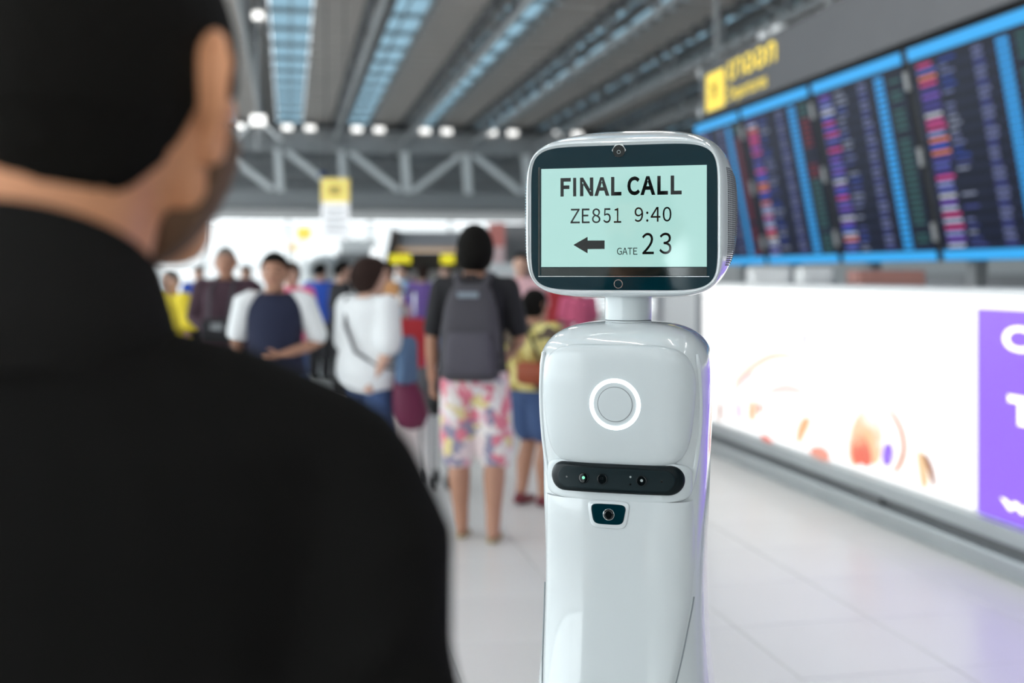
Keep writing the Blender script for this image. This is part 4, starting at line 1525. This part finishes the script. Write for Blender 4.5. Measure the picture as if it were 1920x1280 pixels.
# grey push trolley at his side
g = at(814, HOR, 7.6)
tl = empty('luggage_trolley', (g.x, g.y, 0), -TH + 0.4)
tag(tl, 'dark grey luggage trolley with a rolled bag left of the floral shorts', 'trolley')
MB().tube([(-0.02, -0.14, 0.70), (-0.02, 0.14, 0.70)], 0.105, 24).build('rolled_bag', C_GREYC, tl, smooth=True)
MB().box((0, 0, 0.56), (0.13, 0.26, 0.12), ch=0.02).build('basket', M_RUBBER, tl)
for sx in (-1, 1):
    MB().tube([(sx * 0.06, -0.12, 0.08), (sx * 0.06, -0.10, 0.52)], 0.012, 8).build('leg', M_LAMPH, tl, smooth=True)
    MB().tube([(sx * 0.06, 0.12, 0.08), (sx * 0.06, 0.10, 0.52)], 0.012, 8).build('leg', M_LAMPH, tl, smooth=True)
    for sy in (-1, 1):
        MB().tube([(sx * 0.06 - 0.01, sy * 0.12, 0.05), (sx * 0.06 + 0.01, sy * 0.12, 0.05)], 0.05, 16, ends=False).build('wheel', M_RUBBER, tl, smooth=True)

# ------------------------------------------------------------------ flight boards on the right
BX0, BZ0, BX1, BZ1 = 5.50, 1.56, 5.14, 3.34      # lower edge and forward-leaning upper edge
BT = math.atan2(BX0 - BX1, BZ1 - BZ0)
BL = math.hypot(BX0 - BX1, BZ1 - BZ0)
M_BOARD = mat('board_housing_black', (0.012, 0.013, 0.016), rough=0.5)
M_LED = print_mat('board_led_content', 'tint', 1.0)
DB = (0.0045, 0.007, 0.017)
BLUE = (0.03, 0.36, 0.85)
BLUE2 = (0.045, 0.44, 0.95)
ORD = ['farthest', 'second farthest', 'third farthest', 'nearest']


def rgb(r, g_, b_):
    return tuple(((c / 255) / 12.92 if c / 255 < 0.04045 else ((c / 255 + 0.055) / 1.055) ** 2.4) for c in (r, g_, b_))


CELLC = [rgb(190, 200, 230), rgb(90, 100, 190), rgb(215, 70, 150), rgb(225, 130, 110), rgb(70, 60, 150), rgb(50, 90, 215), rgb(150, 160, 220), rgb(120, 80, 190), rgb(205, 60, 130), rgb(200, 205, 215)]
ends = [13.75, 12.25, 10.46, 8.70, 6.93]
for i in range(4):
    y0, y1 = ends[i], ends[i + 1]
    w = y0 - y1 - 0.10
    b = empty('flight_board', (BX0, (y0 + y1) / 2, BZ0), 0)
    b.rotation_euler = (0, -BT, 0)
    tag(b, '%s of the four leaning flight boards with blue header and footer bars' % ORD[i], 'display', 'flight information boards')
    # local: x depth (towards the wall +), y along the hall, z up the leaning face; the reader's left is +y
    MB().box((0.09, 0, BL / 2), (0.16, w + 0.09, BL + 0.02), ch=0.01).build('housing', M_BOARD, b)
    s = MB()
    X = -0.002

    def cell(u0, u1, z0, z1, col, lift=0.0):
        a = w / 2
        s.quad((X - lift, a - u0 * w, z0), (X - lift, a - u1 * w, z0), (X - lift, a - u1 * w, z1), (X - lift, a - u0 * w, z1), col)
    cell(0, 1, 0, BL, DB)
    rng = random.Random(40 + i)
    NR_ = 30
    zb, zt = 0.10, BL - 0.14
    for r in range(NR_):
        z0 = zb + (zt - zb) * r / NR_ + 0.006
        z1 = zb + (zt - zb) * (r + 1) / NR_ - 0.010
        zt_, zb_ = z1 - 0.006, z0 + 0.006
        cell(0.01, 0.99, z0 - 0.004, z1 + 0.004, (0.004, 0.007, 0.020) if r % 2 else (0.008, 0.013, 0.036), 0.001)
        c = rng.choice(CELLC)
        cell(0.06, 0.06 + rng.uniform(0.13, 0.17), zb_, zt_, c, 0.002)
        if rng.random() < 0.8:
            cell(0.25, 0.25 + rng.uniform(0.06, 0.14), zb_ + 0.004, zt_ - 0.004, tuple(q * 0.55 for q in rng.choice([CELLC[0], CELLC[6], CELLC[1], CELLC[5]])), 0.002)
        cell(0.52, 0.52 + rng.uniform(0.07, 0.10), zb_, zt_, tuple(q * 0.5 for q in (CELLC[6] if r % 3 else CELLC[1])), 0.002)
        cell(0.70, 0.79, z0, z1, BLUE, 0.002)
        red = (i < 2 and r > 12 - 6 * i * 0 and r < 28 and not (i == 1 and r < 15)) or (i == 0)
        gcol = (0.16, 0.012, 0.02) if red and r < 27 else (0.03, 0.11, 0.10)
        if rng.random() < 0.85:
            cell(0.84, 0.95, zb_, zt_, gcol, 0.002)
    cell(0, 1, 0, 0.085, BLUE2, 0.003)
    cell(0, 1, BL - 0.10, BL, BLUE2, 0.003)
    scr = s.build('screen', M_LED, b, fixn=False)
    for k in range(3):
        MB().box((-0.01, -w / 2 - 0.04, 0.25 + k * BL * 0.36), (0.03, 0.05, 0.16), ch=0.006).build('edge_clip', M_STEEL, b)
# sign fascia above
fb = empty('departures_sign', (BX1 - 0.02, (13.42 + ends[-1]) / 2, BZ1 + 0.05), 0)
tag(fb, 'long dark grey sign fascia above the flight boards with a yellow pictogram', 'sign')
FLN = 13.42 - ends[-1] + 0.05
MB().box((0.10, 0, 0.335), (0.2, FLN, 0.63), ch=0.02).build('panel', mat('fascia_grey', (0.115, 0.115, 0.122), 0.55, var=0.1, vscale=1.5), fb)
M_YEL = mat('sign_yellow_lit', (0.8, 0.6, 0.08), 0.5, emit=(0.85, 0.62, 0.10), estr=0.75)
M_YEL2 = mat('sign_yellow_text', (0.8, 0.6, 0.08), 0.5, emit=(0.80, 0.58, 0.10), estr=0.7)
yl0 = FLN / 2
MB().box((-0.008, yl0 - 0.53, 0.29), (0.012, 0.58, 0.46), ch=0.004).build('pictogram_panel', M_YEL, fb)
pic = MB()
pl = [(0.0, 0.14), (0.025, 0.10), (0.025, 0.04), (0.14, -0.04), (0.14, -0.07), (0.025, -0.03), (0.018, -0.10), (0.05, -0.13), (0.05, -0.145), (0, -0.135), (-0.05, -0.145), (-0.05, -0.13), (-0.018, -0.10), (-0.025, -0.03), (-0.14, -0.07), (-0.14, -0.04), (-0.025, 0.04), (-0.025, 0.10)]
ca, sa = math.cos(-0.8), math.sin(-0.8)
pic.add([(-0.0155, yl0 - 0.53 - (a * ca - c * sa), 0.30 + a * sa + c * ca) for a, c in pl], [(0, 1, 2, 15, 16, 17), (2, 3, 4, 5), (16, 13, 14, 15), (2, 5, 13, 16), (5, 6, 12, 13), (6, 7, 8, 9, 10, 11, 12)])
pic.build('plane_pictogram', mat('pictogram_dark', (0.30, 0.20, 0.03), 0.6), fb, fixn=False)


def wall_text(s_, y_left, y_right, z0, z1, x, m, parent, name='lettering', fat=0.0):
    vs, fs = text_mesh(s_, fat)
    mb_ = MB()
    mb_.add([(x, y_left + (y_right - y_left) * a, z0 + (z1 - z0) * c) for a, c in vs], fs)
    return mb_.build(name, m, parent, fixn=False)


wall_text('ขาออก', yl0 - 0.93, yl0 - 2.26, 0.33, 0.56, -0.006, M_YEL2, fb, fat=0.02)
wall_text('Departures', yl0 - 0.93, yl0 - 2.02, 0.05, 0.26, -0.006, M_YEL2, fb, fat=0.01)
for y in (yl0 - 0.3, 0, -yl0 + 0.3):
    MB().bar((0.10, y, 0.64), (0.10, y, ZC - BZ1 - 0.05), 0.05).build('hanger_rod', M_STEEL, fb)
for k, (px, py) in enumerate(((1425, 85), (1450, 76))):
    MB().box((0.10, yl0 - 1.75 - 0.35 * k, 0.70), (0.10, 0.2, 0.09), ch=0.02).build('clip_lamp', M_WHITE, fb)
for k in range(2):
    MB().box((0.05, yl0 + 0.05, 0.1 + 0.5 * k), (0.1, 0.06, 0.12), ch=0.01).build('end_bracket', M_STEEL_L, fb)
# posts that carry the boards, standing on the floor behind them
for i, y in enumerate(ends):
    sp_ = empty('support_post', (5.84, y, 0))
    tag(sp_, 'grey steel post carrying the flight boards, number %s from the far end' % ('one', 'two', 'three', 'four', 'five')[i], 'post', 'flight board posts')
    MB().bar((0, 0, 0.02), (0, 0, 3.6), 0.12).build('shaft', M_STEEL, sp_)
    MB().box((0, 0, 0.01), (0.26, 0.26, 0.02)).build('foot_plate', M_STEEL, sp_)

# ------------------------------------------------------------------ backlit advertising counter
LX = 3.39
M_BACKLIT = mat('lightbox_white_panel', (0.2, 0.2, 0.2), 0.35, emit=(1, 1, 0.99), estr=1.15)
M_PURPLE = mat('lightbox_purple_panel', (0.03, 0.01, 0.08), 0.35, emit=rgb(150, 104, 255), estr=1.0)
M_FRAMEW = mat('lightbox_frame_white', (0.85, 0.87, 0.88), 0.35)
M_RAILS = mat('rail_brushed_steel', (0.42, 0.45, 0.46), 0.35, metal=0.6, var=0.1, vscale=3)
M_RAILD = mat('rail_shadow_gap', (0.12, 0.125, 0.13), 0.6)
Y0, Y1 = 2.0, 8.85
lb = empty('advertising_lightbox', (LX, 0, 0))
tag(lb, 'long backlit white advertising counter with a purple end panel', 'lightbox')
MB().box((0.30, (Y0 + Y1) / 2, 0.70), (0.56, Y1 - Y0, 1.29)).build('cabinet', M_FRAMEW, lb)
MB().box((0.28, (Y0 + Y1) / 2, 1.355), (0.66, Y1 - Y0 + 0.04, 0.03), ch=0.006).build('top_ledge', M_WHITE, lb)
MB().box((0.006, (5.07 + Y1) / 2, 0.755), (0.02, Y1 - 5.07 - 0.03, 1.00)).build('white_poster', M_BACKLIT, lb)
pp = MB().box((0.006, (Y0 + 5.05) / 2, 0.765), (0.02, 5.05 - Y0 - 0.02, 1.02)).build('purple_poster', M_PURPLE, lb)
MB().box((0.0, (Y0 + Y1) / 2, 1.305), (0.03, Y1 - Y0, 0.065), ch=0.005).build('header_strip', M_BACKLIT, lb)
MB().box((-0.015, (Y0 + Y1) / 2, 0.20), (0.05, Y1 - Y0, 0.085), ch=0.01).build('upper_rail', M_RAILS, lb)
MB().box((0.01, (Y0 + Y1) / 2, 0.135), (0.04, Y1 - Y0, 0.05)).build('rail_gap', M_RAILD, lb)
MB().box((-0.035, (Y0 + Y1) / 2, 0.085), (0.07, Y1 - Y0, 0.05), ch=0.012).build('lower_rail', M_RAILS, lb)
MB().box((-0.02, (Y0 + Y1) / 2, 0.03), (0.05, Y1 - Y0, 0.06), ch=0.005).build('kick_plate', M_RAILS, lb)
MB().box((-0.02, 6.05, 0.135), (0.05, 0.26, 0.06), ch=0.01).build('rail_socket', M_RAILD, lb)
M_WTXT = mat('poster_white_text', (0.9, 0.9, 0.9), 0.4, emit=(1, 0.97, 1), estr=1.1)
wall_text('Cop', 4.84, 4.30, 1.04, 1.20, -0.006, M_WTXT, pp, fat=0.03)
wall_text('Th', 4.80, 4.44, 0.73, 0.87, -0.006, M_WTXT, pp, fat=0.06)
wall_text('www', 4.86, 4.20, 0.315, 0.365, -0.006, M_WTXT, pp, fat=0.04)
wall_text('Airways', 6.85, 6.05, 1.285, 1.325, -0.018, mat('header_text_blue', (0.35, 0.6, 0.75), 0.5, emit=rgb(150, 200, 225), estr=1.0), lb, fat=0.01)

# artwork printed on the white poster: pale swirls, orange and coral figures


def pix_wall(px, py):
    al = math.atan((px - 960) / F) + TH
    y = LX / math.tan(al)
    d = LX * math.sin(TH) + y * math.cos(TH)
    return y, EYE + (HOR - py) / F * d


def stroke(pts, w, col, n=10):
    """soft printed brush stroke through pixel-measured points on the poster"""
    art = MB()
    P = [pix_wall(*p) for p in pts]
    q = []
    for i in range(len(P) - 1):
        p0, p1, p2, p3 = P[max(i - 1, 0)], P[i], P[i + 1], P[min(i + 2, len(P) - 1)]
        for k in range(n):
            t = k / n
            q.append(tuple(0.5 * (2 * p1[a] + (p2[a] - p0[a]) * t + (2 * p0[a] - 5 * p1[a] + 4 * p2[a] - p3[a]) * t * t + (3 * p1[a] - p0[a] - 3 * p2[a] + p3[a]) * t ** 3) for a in (0, 1)))
    q.append(P[-1])
    m = len(q)
    for i in range(m - 1):
        (a0, b0), (a1, b1) = q[i], q[i + 1]
        ln = math.hypot(a1 - a0, b1 - b0) or 1e-6
        nx_, nz_ = -(b1 - b0) / ln, (a1 - a0) / ln
        w0 = w * math.sin(PI * min(1, (i + 0.4) / (m - 1))) ** 0.6
        w1 = w * math.sin(PI * min(1, (i + 1.0) / (m - 0.4))) ** 0.6
        z_ = stroke.k
        art.quad((z_, a0 - nx_ * w0, b0 - nz_ * w0), (z_, a1 - nx_ * w1, b1 - nz_ * w1), (z_, a1 + nx_ * w1, b1 + nz_ * w1), (z_, a0 + nx_ * w0, b0 + nz_ * w0), col)
    stroke.k -= 0.0003
    art.build('printed_figure', MATS['poster_print'], lb, fixn=False)


stroke.k = -0.0055
print_mat('poster_print', 'tint', 1.0)
PEACH, ORNG, CORAL, VIOL, BRWN = rgb(255, 235, 215), rgb(255, 195, 140), rgb(250, 130, 110), rgb(165, 120, 255), rgb(165, 105, 80)
PINKP, GREYP = rgb(255, 228, 228), rgb(190, 180, 190)
stroke([(1508, 655), (1510, 635), (1509, 615)], 0.022, rgb(150, 140, 155))
stroke([(1376, 760), (1380, 720), (1410, 690), (1450, 668), (1500, 668)], 0.03, PEACH)
stroke([(1385, 745), (1392, 715), (1415, 700)], 0.03, PINKP)
stroke([(1390, 785), (1386, 770), (1388, 755)], 0.05, rgb(205, 175, 255))
stroke([(1410, 790), (1412, 770), (1415, 752)], 0.06, ORNG)
stroke([(1424, 775), (1426, 765), (1428, 755)], 0.04, rgb(210, 150, 120))
stroke([(1350, 790), (1352, 770), (1351, 752)], 0.04, BRWN)
stroke([(1440, 735), (1475, 728), (1510, 735)], 0.035, rgb(255, 240, 235))
stroke([(1498, 830), (1505, 805), (1520, 785)], 0.05, ORNG)
stroke([(1430, 815), (1440, 825), (1450, 828)], 0.03, CORAL)
stroke([(1520, 845), (1545, 850), (1558, 858)], 0.04, rgb(250, 170, 150))
stroke([(1600, 870), (1610, 835), (1630, 805), (1640, 830), (1640, 870)], 0.13, rgb(255, 215, 170))
stroke([(1605, 868), (1615, 840), (1635, 870)], 0.09, CORAL)
stroke([(1660, 870), (1668, 850), (1672, 832)], 0.055, VIOL)
stroke([(1668, 765), (1690, 800), (1698, 840), (1690, 870), (1678, 885)], 0.025, rgb(225, 165, 135))
stroke([(1735, 915), (1735, 885), (1725, 845)], 0.045, rgb(255, 215, 165))
stroke([(1755, 912), (1748, 880), (1735, 850)], 0.025, BRWN)

# things seen in the gap behind the counter
cab = MB().box((0, 0, 0.72), (0.5, 4.6, 1.44), ch=0.02).build('service_counter', mat('counter_mid_grey', (0.32, 0.32, 0.33), 0.5))
cab.location = (6.35, 8.9, 0)
tag(cab, 'grey service counter standing behind the lightbox under the flight boards', 'counter')
for (px, d, w_, h_, m_, lb_) in ((1440, 10.2, 0.34, 1.50, M_WHITE, 'white upright cabinet behind the lightbox, farther one'), (1525, 9.8, 0.26, 1.50, M_WHITE, 'white upright cabinet behind the lightbox, nearer one'), (1660, 8.4, 0.5, 1.47, mat('cabinet_dull_red', (0.42, 0.20, 0.17), 0.6), 'dull red cabinet behind the lightbox under the third board')):
    g = at(px, HOR, d)
    c = empty('cabinet', (g.x, g.y, 0), -TH)
    tag(c, lb_, 'cabinet')
    MB().box((0, 0, h_ / 2), (w_, 0.3, h_), ch=0.015).build('body', m_, c)
    MB().box((0, -0.155, h_ / 2 + 0.05), (w_ - 0.05, 0.02, h_ - 0.2), ch=0.006).build('door', m_, c)
    MB().box((w_ * 0.35, -0.17, h_ * 0.6), (0.015, 0.02, 0.12)).build('handle', M_CHROME, c)

# white clad pillar between robot and counter
g = at(1268, HOR, 11.5)
pil = empty('queue_post', (g.x, g.y, 0), -TH)
tag(pil, 'low white post box with grey edge strips just right of the robot neck', 'post')
MB().box((0, 0, 0.69), (0.42, 0.42, 1.38), ch=0.02).build('shaft', M_WHITE, pil)
for s in (-1, 1):
    MB().box((s * 0.20, -0.20, 0.69), (0.06, 0.06, 1.38)).build('edge_strip', mat('strip_grey', (0.35, 0.36, 0.38), 0.5), pil)

# ------------------------------------------------------------------ hanging pylon sign and small signs
g = at(629, HOR, 18.0)
py = empty('hanging_sign', (g.x, g.y, 0), -TH)
tag(py, 'tall hanging sign with yellow top and white lower panel', 'sign')
zt, zm, zb = [EYE + (HOR - q) / F * 18.0 for q in (335, 379, 450)]
MB().box((0, 0, (zt + zm) / 2), (0.44, 0.12, zt - zm), ch=0.01).build('yellow_panel', mat('sign_yellow_pale', (0.85, 0.70, 0.18), 0.5, emit=(0.85, 0.66, 0.20), estr=0.55), py)
MB().box((0, 0, (zb + zm) / 2), (0.44, 0.10, zm - zb - 0.01), ch=0.01).build('white_panel', mat('sign_white_lit', (0.85, 0.85, 0.86), 0.5, emit=(0.9, 0.9, 0.92), estr=0.55), py)
for k in range(4):
    MB().box((0, -0.052, zm - 0.12 - k * 0.11), (0.30, 0.004, 0.035)).build('text_line', mat('sign_text_grey', (0.55, 0.55, 0.58), 0.6), py)
MB().box((0.0, -0.062, (zt + zm) / 2), (0.20, 0.004, 0.16)).build('symbol', mat('sign_symbol', (0.80, 0.62, 0.16), 0.6), py)
for s in (-1, 1):
    MB().bar((s * 0.15, 0, zt), (s * 0.15, 0, ZC), 0.014).build('hanger_rod', M_STEEL_D, py)
MB().ellipsoid((-0.2, 0, zt + 0.06), (0.07, 0.05, 0.05)).build('blue_beacon', mat('beacon_blue', (0.03, 0.06, 0.20), 0.4), py, smooth=True)
for px, pyy, d, w_, h_, lab in ((570, 437, 24, 0.30, 0.26, 'small square yellow sign left of the hanging pylon sign'), (550, 463, 27, 0.22, 0.18, 'tiny pale orange sign below the small yellow sign')):
    g = at(px, pyy, d)
    s_ = empty('small_sign', (g.x, g.y, 0), -TH)
    tag(s_, lab, 'sign')
    MB().box((0, 0, g.z), (w_, 0.06, h_), ch=0.01).build('panel', MATS['sign_yellow_lit'] if w_ > 0.25 else mat('sign_pale_orange', (0.85, 0.6, 0.3), 0.5, emit=(0.9, 0.65, 0.35), estr=0.6), s_)
    MB().bar((0, 0.02, 0.0), (0, 0.02, g.z - h_ / 2), 0.04).build('post', M_STEEL_L, s_)
    MB().box((0, 0.02, 0.01), (0.3, 0.3, 0.02)).build('foot', M_STEEL_L, s_)

# ------------------------------------------------------------------ shop kiosk in the distance
DK = 24.0
g = at(838, HOR, DK)
sh = empty('shop_kiosk', (g.x, g.y, 0), -TH)
tag(sh, 'small shop kiosk with a grey sloping roof and yellow signs', 'kiosk')
k = DK / F


def kx(px):
    return (px - 838) * k


def kz(py_):
    return EYE + (HOR - py_) * k


KD = 1.6
rf = MB()
zt_, zb_ = kz(434), kz(468)
a0, a1, b0, b1 = kx(748), kx(935), kx(752), kx(945)
rf.add([(b0, -0.3, zb_), (b1, -0.3, zb_), (a1, 0.1, zt_), (a0, 0.1, zt_), (b0, KD, zb_), (b1, KD, zb_), (a1, KD, zt_), (a0, KD, zt_)], [(0, 1, 2, 3), (4, 7, 6, 5), (0, 4, 5, 1), (3, 2, 6, 7), (1, 5, 6, 2), (0, 3, 7, 4)])
rf.build('roof', mat('kiosk_roof_grey', (0.42, 0.39, 0.40), 0.6), sh)
gb = MB()
gb.add([(kx(722), -0.25, kz(500)), (kx(752), -0.25, kz(500)), (kx(752), -0.25, kz(440)), (kx(736), -0.25, kz(428)), (kx(722), KD, kz(500)), (kx(752), KD, kz(500)), (kx(752), KD, kz(440)), (kx(736), KD, kz(428))],
       [(0, 1, 2, 3), (4, 7, 6, 5), (0, 4, 5, 1), (1, 5, 6, 2), (2, 6, 7, 3), (3, 7, 4, 0)])
gb.build('gable_panel', mat('kiosk_brown_dark', (0.07, 0.055, 0.05), 0.7), sh)
MB().box((kx(840), -0.22, kz(468)), (2.1, 0.10, 0.08)).build('lit_valance', mat('kiosk_orange_light', (0.6, 0.35, 0.12), 0.5, emit=(0.75, 0.42, 0.18), estr=0.5), sh)
MB().box((kx(840), 0.6, kz(490)), (2.1, 1.4, 0.40)).build('canopy_box', mat('kiosk_dark', (0.03, 0.027, 0.025), 0.7), sh)
M_YB = mat('kiosk_yellow_sign', (0.8, 0.7, 0.02), 0.5, emit=(0.80, 0.68, 0.03), estr=0.8)
for px0, px1 in ((733, 772), (828, 853), (870, 905)):
    MB().box((kx((px0 + px1) / 2), -0.28, kz(486)), (kx(px1) - kx(px0), 0.05, 0.19), ch=0.01).build('yellow_sign', M_YB, sh)
MB().box((kx(840), KD - 0.05, 0.75), (2.1, 0.08, 1.5)).build('back_wall', mat('kiosk_back', (0.45, 0.42, 0.40), 0.7), sh)
for s in (kx(735), kx(940)):
    MB().bar((s, 0, 0), (s, 0, kz(468)), 0.08).build('post', MATS['kiosk_dark'], sh)
MB().box((kx(840), 0.2, 0.42), (2.0, 0.5, 0.84), ch=0.02).build('counter', M_WHITE, sh)
# goods on the counter
gcols = [C_BLUE, C_PINK, C_PURPLE, C_ORANGE, C_WHITE, C_SKYB, C_YELLOW, C_RED]
gname = ['blue', 'pink', 'purple', 'orange', 'white', 'pale blue', 'yellow', 'red']
for i in range(8):
    o = MB()
    h_ = 0.28 + 0.05 * ((i * 3) % 4)
    o.box((0, 0, h_ / 2), (0.17, 0.14, h_), ch=0.02)
    o.box((0, 0, h_ + 0.03), (0.08, 0.08, 0.08), ch=0.01)
    ob = o.build('merchandise_box', gcols[i], None)
    p = sh.matrix_basis @ Vector((kx(745 + i * 26), 0.2, 0.84))
    ob.location = p
    ob.rotation_euler = (0, 0, -TH)
    tag(ob, '%s goods package standing on the kiosk counter' % gname[i], 'package', 'goods on the kiosk counter')

# red and white roll-up banner and a white door panel beside the kiosk
g = at(931, HOR, 20.0)
bn = empty('banner_stand', (g.x, g.y, 0), -TH)
tag(bn, 'red and pale pink banner stand right of the backpack man', 'banner')
k2 = 20.0 / F
MB().box((0, 0, EYE + (HOR - 440) * k2), (0.30, 0.03, 44 * k2)).build('red_top', mat('banner_red', (0.75, 0.25, 0.22), 0.6), bn)
MB().box((0, 0, (EYE + (HOR - 462) * k2) / 2 + 0.03), (0.30, 0.03, EYE + (HOR - 462) * k2 - 0.06)).build('pink_panel', mat('banner_pink', (0.82, 0.58, 0.58), 0.6), bn)
MB().box((0, 0, 0.03), (0.36, 0.25, 0.06), ch=0.01).build('foot', M_LAMPH, bn)
g = at(985, HOR, 26.0)
bw2 = MB().box((0, 0, 1.3), (1.6, 0.2, 2.6), ch=0.02).build('partition_panel', mat('partition_grey', (0.40, 0.37, 0.37), 0.7))
bw2.location = (g.x, g.y, 0)
bw2.rotation_euler = (0, 0, -TH)
tag(bw2, 'grey partition panel left of the robot head', 'partition')
g = at(952, HOR, 19.0)
wd = empty('white_booth', (g.x, g.y, 0), -TH)
tag(wd, 'low white booth between the backpack man and the robot', 'booth')
MB().box((0, 0, 0.82), (0.62, 0.4, 1.60), ch=0.03).build('cabinet', M_WHITE, wd)
MB().box((0, -0.21, 0.9), (0.5, 0.02, 1.2), ch=0.005).build('front_panel', M_WHITE, wd)
MB().box((0, 0, 0.02), (0.66, 0.44, 0.04)).build('plinth', M_LAMPH, wd)

# round white pod with dark port, behind the navy tee man
g = at(603, HOR, 22.0)
pd = empty('round_pod', (g.x, g.y, 0), -TH)
tag(pd, 'white rounded pod with a dark round port, right of the navy tee man', 'pod')
MB().ellipsoid((0.05, 0, 1.1), (0.55, 0.5, 0.72), 28, 18).build('shell', M_WHITE, pd, smooth=True)
MB().tube([(0.05, -0.56, 1.50), (0.05, -0.40, 1.50)], 0.22, 28, ends=False).build('port_ring', M_WALL, pd, smooth=True)
MB().tube([(0.05, -0.575, 1.50), (0.05, -0.40, 1.50)], 0.15, 28, ends=False).build('port_glass', mat('port_dark', (0.08, 0.09, 0.11), 0.3), pd, smooth=True)
loft_se(MB(), [(0, 0.30, 0.30, 0.05, 0), (0.05, 0.30, 0.30, 0.05, 0), (0.5, 0.22, 0.22, 0.05, 0)], 2.0).build('pedestal', M_LAMPH, pd, smooth=True)
# grey desk with canopy, left of the kiosk
g = at(668, HOR, 23.0)
dk = empty('checkin_desk', (g.x, g.y, 0), -TH)
tag(dk, 'grey check-in desk with a white back panel behind the woman in white', 'desk')
k3 = 23.0 / F
MB().box((0, 0.3, EYE + (HOR - 462) * k3), (0.75, 0.06, 0.30), ch=0.01).build('back_panel', M_WHITE, dk)
MB().box((0, 0, EYE + (HOR - 487) * k3), (0.78, 0.5, 0.28), ch=0.02).build('canopy', mat('desk_canopy_grey', (0.22, 0.22, 0.225), 0.6), dk)
MB().box((0, 0, 0.55), (0.75, 0.5, 1.1), ch=0.02).build('desk', M_WALL, dk)
for s in (-0.33, 0.33):
    MB().bar((s, 0.15, 1.1), (s, 0.15, EYE + (HOR - 487) * k3), 0.06).build('post', M_LAMPH, dk)
g = at(706, HOR, 22.0)
gl = empty('globe_lamp', (g.x, g.y, 0), -TH)
tag(gl, 'white globe lamp on a post left of the kiosk gable', 'lamp')
MB().ellipsoid((0, 0, EYE + (HOR - 478) * 22 / F), (0.12, 0.12, 0.20), 20, 14).build('globe', mat('globe_white', (0.9, 0.9, 0.9), 0.4, emit=(1, 1, 1), estr=0.8), gl, smooth=True)
MB().tube([(0, 0, 0), (0, 0, 1.62)], 0.03, 10).build('post', M_STEEL_L, gl, smooth=True)
MB().tube([(0, 0, 0.0), (0, 0, 0.04)], 0.16, 20, ends=False).build('foot', M_STEEL_L, gl, smooth=True)
